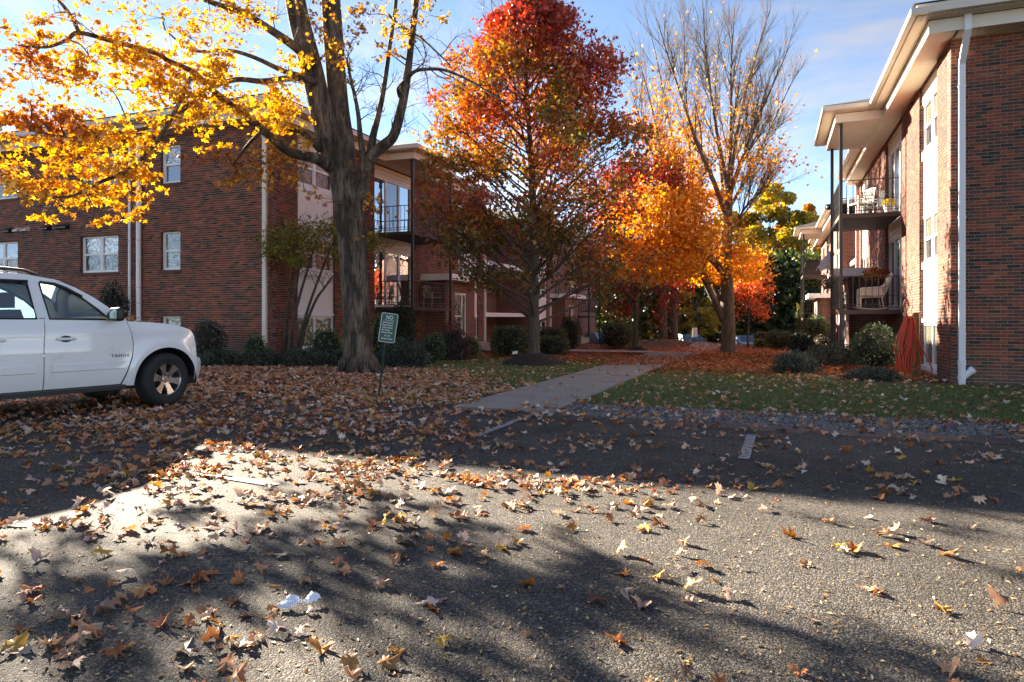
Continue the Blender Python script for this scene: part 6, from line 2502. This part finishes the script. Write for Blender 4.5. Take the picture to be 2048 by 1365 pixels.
# leaves caught on the car
ch, cn_ = hd, nrm
spots = []
for k in range(46):
    s_, l_ = random.uniform(-.55, -.30), random.uniform(-.75, .6)
    spots.append((s_, l_, 1.275 + random.uniform(0, .03)))
for k in range(16):
    s_, l_ = random.uniform(-.2, .5), random.uniform(-.6, .6)
    spots.append((s_, l_, float(np.interp(s_, [-.3, 0, .25, .45, .62], [1.252, 1.228, 1.18, 1.09, .95])) + .055 * (1 - (l_ / .9) ** 2) + .012))
for k in range(26):
    s_, l_ = random.uniform(-3.4, -1.7), random.uniform(-.55, .6)
    spots.append((s_, l_, 1.94 + random.uniform(0, .03)))
cp = np.array([tuple(wheel_pt - nrm * .97 + hd * s_ - nrm * l_ + Vector((0, 0, z_))) for s_, l_, z_ in spots])
n = len(cp)
o = leaf_mass('leaves_on_car', cp, RNG.uniform(.07, .13, n), mixcol(n, ORNG), KC, 'litter', up=2.0)
tag(o, 'dry leaves caught on the hood and roof of the white car', 'leaf litter', kind='stuff')

# ================================================================== the sign in the bed
def text_mesh(s, size, mat, name, ex=.001, sc=1.0):
    cu = bpy.data.curves.new(name, 'FONT')
    cu.body = s
    cu.size = size
    cu.extrude = ex
    cu.align_x = 'LEFT'
    cu.space_character = sc
    cu.resolution_u = 3
    cu.offset = size * .012
    o = bpy.data.objects.new(name, cu)
    link(o)
    me = bpy.data.meshes.new_from_object(o.evaluated_get(bpy.context.evaluated_depsgraph_get()))
    bpy.data.objects.remove(o)
    me.materials.clear()
    me.materials.append(mat)
    return me


SGREEN = M('sign_green', (.008, .085, .058), .4, .12, 5)
SWHITE = M('sign_white', (.72, .74, .72), .45, .06, 5)
sb = PX(755, 797, 11.0)
sb.z = 0
sr = empty('courtyard_sign', sb, 0, 'leaning green sign with white lettering listing games banned in the courtyard', 'sign')
pt = PX(779, 632, 10.85) - sb
MB().tube([Vector((0, 0, -.1)), pt * .5, pt], .017, 8).build('post', M('sign_post', (.012, .03, .022), .5, .2, 6), sr)
tilt, yaw = R(8.2), R(16)
# sign frame: x right, y up, facing the camera
rm = Matrix.Rotation(yaw, 4, 'Z') @ Matrix.Rotation(R(90), 4, 'X') @ Matrix.Rotation(-tilt, 4, 'Z')
ctr = PX(776.5, 656, 10.80) - sb


def rrect(w, h, r, n=5):
    out = []
    for cx, cy, a0 in ((w - r, h - r, 0), (-w + r, h - r, 90), (-w + r, -h + r, 180), (w - r, -h + r, 270)):
        for k in range(n + 1):
            a = R(a0 + 90 * k / n)
            out.append((cx + r * math.cos(a), cy + r * math.sin(a), 0))
    return out


mb = MB().prism(rrect(.132, .235, .03), (0, 0, .004))
pl = mb.build('plate', SWHITE, sr)
pl.matrix_local = Matrix.Translation(ctr) @ rm
MB().prism([(x, y, .0045) for x, y, z in rrect(.123, .226, .024)], (0, 0, .001)).build('field', SGREEN, pl)


def line_text(s, size, x, y, sx=1.0):
    o = link(bpy.data.objects.new('lettering', text_mesh(s, size, SWHITE, 'lettering')), pl)
    bb_ = [v.co.x for v in o.data.vertices]
    off = -(max(bb_) + min(bb_)) / 2 * sx if x is None else x
    o.matrix_local = Matrix.Translation((off, y, .0068)) @ Matrix.Diagonal((sx, 1, 1, 1))
    return o


line_text('NO', .086, None, .138, .82)
MB().box((-.075, .115, .0060), (.075, .121, .0068)).build('rule', SWHITE, pl)
for i, s in enumerate(('-Skateboarding', '-Bicycle Riding', '-Roller Blading', '-Ball Playing', '-Scooter Riding')):
    line_text(s, .037, -.106, .072 - i * .0405, .78)
line_text('IN THE', .036, None, -.142, .82)
line_text('COURTYARD', .038, None, -.190, .80)

# small white stake sign by the red maple hedge
b = PX(1030, 706, 22.8)
b.z = gz(b.x, b.y)
r = empty('stake_sign', b, R(8), 'tiny white stake sign in the bed left of the red maple', 'sign')
MB().tube([(0, 0, -.05), (0, .02, .22)], .008, 6).build('stake', MT['black'], r)
MB().prism([(-.09, 0, .14), (.09, 0, .17), (.10, .03, .27), (-.08, .03, .24)], (0, -.008, 0)).build('plate', SWHITE, r)

# ================================================================== hose on its post
HB = W(2.91, 16.9)
HB = Vector((HB.x, HB.y, 0))
hp = empty('hose_post', HB, R(-12), 'square yellowish timber post beside the basement window', 'post')
MB().box((-.055, -.05, -.1), (.055, .05, 1.44)).box((-.058, -.053, 1.405), (.058, .053, 1.42)).build('timber', M('treated_timber', (.22, .15, .055), .75, .25, 9, bump=.35, bscale=40), hp)
MB().box((-.14, -.09, 1.27), (-.055, -.05, 1.31)).build('hook', MT['black'], hp)
HOSE = M('red_hose', (.66, .075, .03), .42, .12, 12)
hz_ = HB.y - .09
hr = empty('garden_hose', (HB.x - .12, HB.y - .1, 0), 0, 'red garden hose hung in long loops on the timber post', 'hose')
mb = MB()
for i in range(7):
    tx = 1810 + i * 2.3
    bx = 1794 + i * 5.0 + random.uniform(-3, 3)
    by = 752 - abs(i - 3.5) * 3.2 - random.uniform(0, 16)
    w1 = 3.0 + random.uniform(0, 2.5)
    Zc = hz_ - .02 - .022 * (i % 4)
    pts = [(tx, 633), (tx - 4, 645), (bx - w1 * .7 - 3, 690), (bx - w1, by - 22), (bx - w1 * .6, by - 4), (bx, by), (bx + w1 * .6, by - 5), (bx + w1 * .85, by - 24), (tx + (bx - tx) * .4 + 7, 690), (tx + 6, 648)]
    P3 = [PX(x_, y_, Zc) - hr.location for x_, y_ in pts]
    mb.tube(smooth(P3 + [P3[0]], 4), .0145, 7, cap=False)
P3 = [PX(x_, y_, hz_ - .05) - hr.location for x_, y_ in ((1824, 640), (1832, 668), (1846, 700), (1860, 728), (1864, 742), (1858, 752), (1840, 757), (1815, 757), (1798, 752), (1792, 740))]
mb.tube(smooth(P3, 4), .0145, 7)
P3 = [PX(x_, y_, hz_ - .07) - hr.location for x_, y_ in ((1822, 640), (1830, 676), (1840, 710), (1840, 730), (1830, 739), (1812, 738), (1804, 722))]
mb.tube(smooth(P3, 4), .0145, 7)
mb.build('hose_coil', HOSE, hr, True)

# ================================================================== things on the balconies
WICK = M('white_wicker', (.62, .57, .48), .7, .16, 22, bump=.5, bscale=90)
WPLA = M('white_resin', (.74, .72, .68), .5, .05, 6)


def rocker(loc, face, label, mat, s=1.0):
    """rocking chair facing local +x"""
    r = empty('rocking_chair', loc, face, label, 'chair')
    def bx(n, p, q, m=mat):
        MB().box([c * s for c in p], [c * s for c in q]).build(n, m, r)
    bx('seat', (-.26, -.27, .36), (.30, .27, .43))
    MB().prism([Vector((-.20, -.28, .40)) * s, Vector((-.30, -.28, .40)) * s, Vector((-.52, -.28, 1.02)) * s, Vector((-.44, -.28, 1.04)) * s], (0, .56 * s, 0)).build('backrest', mat, r)
    MB().tube([Vector((-.48, -.28, 1.02)) * s, Vector((-.50, 0, 1.07)) * s, Vector((-.48, .28, 1.02)) * s], .03 * s, 8).build('top_rail', mat, r)
    for y in (-.31, .31):
        MB().tube(smooth([Vector((-.42, y, .86)) * s, Vector((-.28, y, .68)) * s, Vector((.0, y, .64)) * s, Vector((.30, y, .62)) * s, Vector((.34, y, .50)) * s, Vector((.34, y, .10)) * s], 3), .036 * s, 8).build('arm', mat, r)
        MB().prism([Vector((-.24, y - .012, .40)) * s, Vector((.32, y - .012, .40)) * s, Vector((.32, y - .012, .62)) * s, Vector((-.22, y - .012, .66)) * s], (0, .024 * s, 0)).build('arm_panel', mat, r)
        MB().tube([Vector((-.22, y, .40)) * s, Vector((-.26, y, .08)) * s], .022 * s, 6).build('leg', mat, r)
        MB().tube(smooth([Vector((-.62, y, .14)) * s, Vector((-.25, y, .045)) * s, Vector((.12, y, .03)) * s, Vector((.50, y, .09)) * s], 4), .022 * s, 6).build('rocker', mat, r)
    return r


def chair(loc, face, label, mat, name='patio_chair'):
    r = empty(name, loc, face, label, 'chair')
    MB().box((-.22, -.24, .40), (.26, .24, .44)).build('seat', mat, r)
    for k in range(6):
        y = -.21 + k * .084
        MB().tube([(-.22, y, .44), (-.32, y, .86)], .014, 5).build('back_slat', mat, r)
    MB().tube([(-.32, -.24, .86), (-.34, 0, .90), (-.32, .24, .86)], .022, 6).build('top_rail', mat, r)
    for y in (-.23, .23):
        MB().tube([(.24, y, 0), (.24, y, .62)], .018, 6).build('leg', mat, r)
        MB().tube([(-.26, y, 0), (-.22, y, .42), (-.26, y, .64)], .018, 6).build('leg', mat, r)
        MB().tube([(.26, y, .62), (-.28, y, .64)], .020, 6).build('arm', mat, r)
    return r


rocker(W(2.72, 22.3, 1.55), -PHI + math.pi, 'white wicker rocking chair on the near lower sunlit balcony', WICK)
chair(W(2.45, 22.5, 4.30), -PHI + math.pi + .5, 'white patio chair on the near upper sunlit balcony, beside the posts', WPLA)
chair(W(2.85, 23.4, 4.30), -PHI + math.pi - .4, 'second white patio chair on the near upper sunlit balcony, nearer the door', WPLA)
DARKF = M('dark_chair', (.05, .04, .035), .5, .2, 6)
chair(W(-12.9, 22.3, 1.73), -PHI + .6, 'dark slatted chair on the first shaded lower balcony, nearer the camera', DARKF)
chair(W(-12.75, 24.0, 1.73), -PHI - .3, 'pale slatted chair at the far end of the first shaded lower balcony', M('pale_wood_chair', (.34, .28, .2), .6, .15, 6))

# potted mums and pumpkins on the upper deck
r = empty('flower_pot', W(3.08, 21.75, 4.30), 0, 'white pot with yellow-green and orange mums on the near upper balcony', 'planter')
MB().lathe([(.0, .0), (.10, 0), (.14, .22), (.15, .24), (.13, .24)], 18, 'z').build('pot', WPLA, r)
n = 420
v = RNG.normal(0, 1, (n, 3))
v /= np.linalg.norm(v, axis=1, keepdims=True)
v[:, 2] = np.abs(v[:, 2])
leaf_mass('flowers', v * .19 * RNG.uniform(.8, 1, (n, 1)) + np.array((0, 0, .24)), RNG.uniform(.03, .06, n), mixcol(n, ((3, (.34, .38, .05)), (2, (.65, .40, .05)), (1, (.7, .25, .05)))), [('oval', 0)], 'leaf', r)
# hanging basket
r = empty('hanging_basket', W(2.92, 22.9, 2.42), 0, 'hanging basket of red and yellow foliage under the near upper balcony', 'planter')
MB().lathe([(.0, -.02), (.10, .0), (.17, .14), (.18, .16)], 16, 'z').build('bowl', MT['deckwood'], r)
mb = MB()
for k in range(3):
    a = k * 2.1
    mb.tube([(.17 * math.cos(a), .17 * math.sin(a), .16), (0, 0, 1.0)], .004, 4)
mb.tube([(0, 0, 1.0), (0, 0, 1.75)], .005, 4)
mb.build('chain', MT['black'], r)
n = 900
v = RNG.normal(0, 1, (n, 3))
v /= np.linalg.norm(v, axis=1, keepdims=True)
leaf_mass('foliage', v * np.array((.42, .42, .24)) * RNG.uniform(.5, 1, (n, 1)) + np.array((0, 0, .20)), RNG.uniform(.05, .09, n), mixcol(n, ((3, (.40, .04, .03)), (2, (.55, .30, .06)), (2, (.25, .28, .05)), (2, (.5, .10, .03)))), [('tiny', 0)], 'leaf', r)
# cloth ghost hung from the far post of the near balcony
r = empty('ghost_decoration', W(1.80, 24.75, 2.98), 0, 'white cloth ghost decoration hanging by the far post of the near balcony', 'decoration')
mb = MB()
vs = []
for i, (rr, z) in enumerate(((.01, .58), (.07, .565), (.11, .51), (.12, .44), (.13, .34), (.17, .20), (.21, .06), (.235, -.02))):
    for k in range(20):
        a = 2 * math.pi * k / 20
        w_ = 1 + (.16 * math.sin(5 * a) if i > 4 else 0) * (i - 4) / 3
        dz = -.07 * (math.sin(5 * a) + .3 * math.sin(9 * a)) if i == 7 else 0
        vs.append((rr * w_ * math.cos(a) - .03 * i * (i > 3), rr * w_ * math.sin(a), z + dz))
mb._add(vs, [(i * 20 + k, i * 20 + (k + 1) % 20, (i + 1) * 20 + (k + 1) % 20, (i + 1) * 20 + k) for i in range(7) for k in range(20)])
mb.build('cloth', leaf_mat('sheer_cloth', 'obj', .4, .02), r, True).color = (.8, .78, .76, 1)
MB().tube([(0, 0, .58), (0, 0, 1.2)], .004, 4).build('cord', MT['black'], r)
# small trailing planter on the same railing
r = empty('railing_planter', W(1.72, 24.2, 2.38), -PHI, 'dark railing planter with trailing green and pink flowers on the near lower balcony', 'planter')
MB().box((-.10, -.32, -.10), (.10, .32, .10)).build('box', MT['black'], r)
n = 600
v = RNG.normal(0, .5, (n, 3)) * np.array((.30, .55, .26)) + np.array((-.08, 0, .10))
leaf_mass('foliage', v, RNG.uniform(.04, .075, n), mixcol(n, ((3, (.20, .22, .06)), (2, (.45, .25, .2)), (2, (.10, .14, .04)))), [('tiny', 0)], 'leaf', r)
# covered grill on the far upper balcony
r = empty('covered_grill', W(2.35, 46.95, 4.06), -PHI, 'black covered grill on the far upper sunlit balcony', 'grill')
mb = MB()
vs = []
for (sx, sy, z) in ((.50, .30, .0), (.47, .28, .5), (.40, .24, .86), (.30, .16, 1.0)):
    vs += [(-sx, -sy, z), (sx, -sy, z), (sx, sy, z), (-sx, sy, z)]
mb._add(vs, [(i * 4 + k, i * 4 + (k + 1) % 4, (i + 1) * 4 + (k + 1) % 4, (i + 1) * 4 + k) for i in range(3) for k in range(4)] + [(12, 13, 14, 15)])
mb.build('cover', MT['black'], r)
# pumpkin figure lights beyond the posts: stacked orange lanterns
r = empty('pumpkin_stack', W(2.05, 24.35, 1.55), 0, 'stack of orange pumpkins behind the near balcony post', 'decoration')
ORP = M('pumpkin', (.52, .13, .02), .5, .15, 8)
for i, (rr, z) in enumerate(((.17, .14), (.14, .38), (.115, .58), (.10, .76))):
    mb = MB()
    vs = []
    for j in range(9):
        t = math.pi * j / 8
        for k in range(24):
            a = 2 * math.pi * k / 24
            q = rr * math.sin(t) * (1 - .08 * abs(math.cos(4 * a)))
            vs.append((q * math.cos(a), q * math.sin(a), z + rr * .8 * math.cos(t)))
    mb._add(vs, [(j * 24 + k, j * 24 + (k + 1) % 24, (j + 1) * 24 + (k + 1) % 24, (j + 1) * 24 + k) for j in range(8) for k in range(24)])
    mb.build('pumpkin', ORP, r, True)

# ================================================================== far cars, far sign
def far_car(loc, face, col, label, L=4.5, Wd=1.8, H=1.46):
    r = empty('parked_car', loc, face, label, 'car', 'cars in the far car park')
    pm = M('far_paint', col, .3, .05, 3, coat=.4)
    prof = [(-L / 2, .45), (-L / 2 + .05, .85), (-L * .30, .98), (-L * .17, H - .04), (L * .12, H), (L * .27, .98), (L / 2 - .25, .86), (L / 2, .66), (L / 2, .35), (-L / 2, .3)]
    def ring(y, ins):
        return [(x * (1 - .02 * ins), y * (1 if z < 1.0 else .80), z) for x, z in prof]
    mb = MB()
    A_, B_ = ring(-Wd / 2, 0), ring(Wd / 2, 0)
    n = len(prof)
    mb._add(A_ + B_, [tuple(range(n)), tuple(reversed(range(n, 2 * n)))] + [(i, (i + 1) % n, n + (i + 1) % n, n + i) for i in range(n)])
    mb.build('body', pm, r, fix=True)
    for nm, x0, z0, x1, z1 in (('windshield', L * .265, 1.0, L * .125, H - .03), ('rear_window', -L * .295, 1.0, -L * .178, H - .07)):
        s_ = 1 if x0 > 0 else -1
        MB().poly([(x0 + s_ * .02, -Wd * .40, z0), (x0 + s_ * .02, Wd * .40, z0), (x1 + s_ * .02, Wd * .37, z1), (x1 + s_ * .02, -Wd * .37, z1)]).build(nm, MT['pane_dark'], r)
    for s_ in (-1, 1):
        MB().poly([(-L * .27, s_ * (Wd * .405), 1.02), (L * .24, s_ * (Wd * .405), 1.02), (L * .11, s_ * (Wd * .402), H - .05), (-L * .165, s_ * (Wd * .402), H - .08)]).build('side_window', MT['pane_dark'], r)
        for x in (-L * .31, L * .31):
            w_ = MB().lathe([(.0, -.11), (.2, -.11), (.31, -.10), (.32, 0), (.31, .10), (.2, .11), (0, .11)], 20, c=(x, s_ * (Wd / 2 - .08), .32)).build('wheel', CARP['tyre'], r, True)
            MB().lathe([(.0, -.115), (.17, -.115), (.19, 0), (.17, .115), (0, .115)], 14, c=(x, s_ * (Wd / 2 - .075), .32)).build('rim', CARP['alloy'], w_)
        MB().box((L / 2 - .02, s_ * .50, .62), (L / 2 + .012, s_ * .85, .74)).build('headlight', CARP['chrome'], r)
        MB().box((-L / 2 - .012, s_ * .55, .70), (-L / 2 + .02, s_ * .86, .84)).build('tail_light', CARP['red'], r)
    return r


far_car(far(1490, 55.5), R(-90), (.20, .28, .38), 'silver-blue car facing us behind the scarlet sapling')
far_car(far(1375, 52.5, .2), R(-80), (.02, .035, .07), 'dark blue car beyond the sunlit leaf bank')
far_car(far(1196, 53, .3), R(-60), (.28, .45, .62), 'pale blue car glimpsed past the far shaded porch')
b = far(1389, 51.5)
r = empty('parking_sign', b, R(6), 'small white double sign panel beside the dark blue car', 'sign')
MB().tube([(0, 0, -.2), (0, 0, 2.15)], .03, 6).build('post', MT['black'], r)
for i in (0, 1):
    MB().box((-.20 + i * .22, -.06, 1.45), (-.02 + i * .22, -.04, 2.15)).build('panel', SWHITE, r)

# crumpled tissue among the near leaves
r = empty('paper_tissue', PX(598, 1216, 3.03), 0, 'crumpled white paper tissue lying among leaves on the near asphalt', 'litter')
r.location.z = .006
TIS = M('tissue', (.80, .82, .88), .8, .04, 20)
for (cx, cy, w_, h_, sd) in ((-.04, -.02, .040, .034, 1), (.045, .015, .028, .024, 2)):
    rg = np.random.default_rng(sd)
    vs, nn = [], 9
    for i in range(nn):
        for j in range(nn):
            u, v = i / (nn - 1) * 2 - 1, j / (nn - 1) * 2 - 1
            k = 1 + .25 * rg.uniform(-1, 1)
            vs.append((cx + u * w_ * k + .35 * v * w_, cy + v * h_ * k, .012 + .03 * max(0, 1 - u * u) * (v + 1) / 2 + rg.uniform(0, .014)))
    MB()._add(vs, [(i * nn + j, i * nn + j + 1, (i + 1) * nn + j + 1, (i + 1) * nn + j) for i in range(nn - 1) for j in range(nn - 1)]).build('sheet', TIS, r)
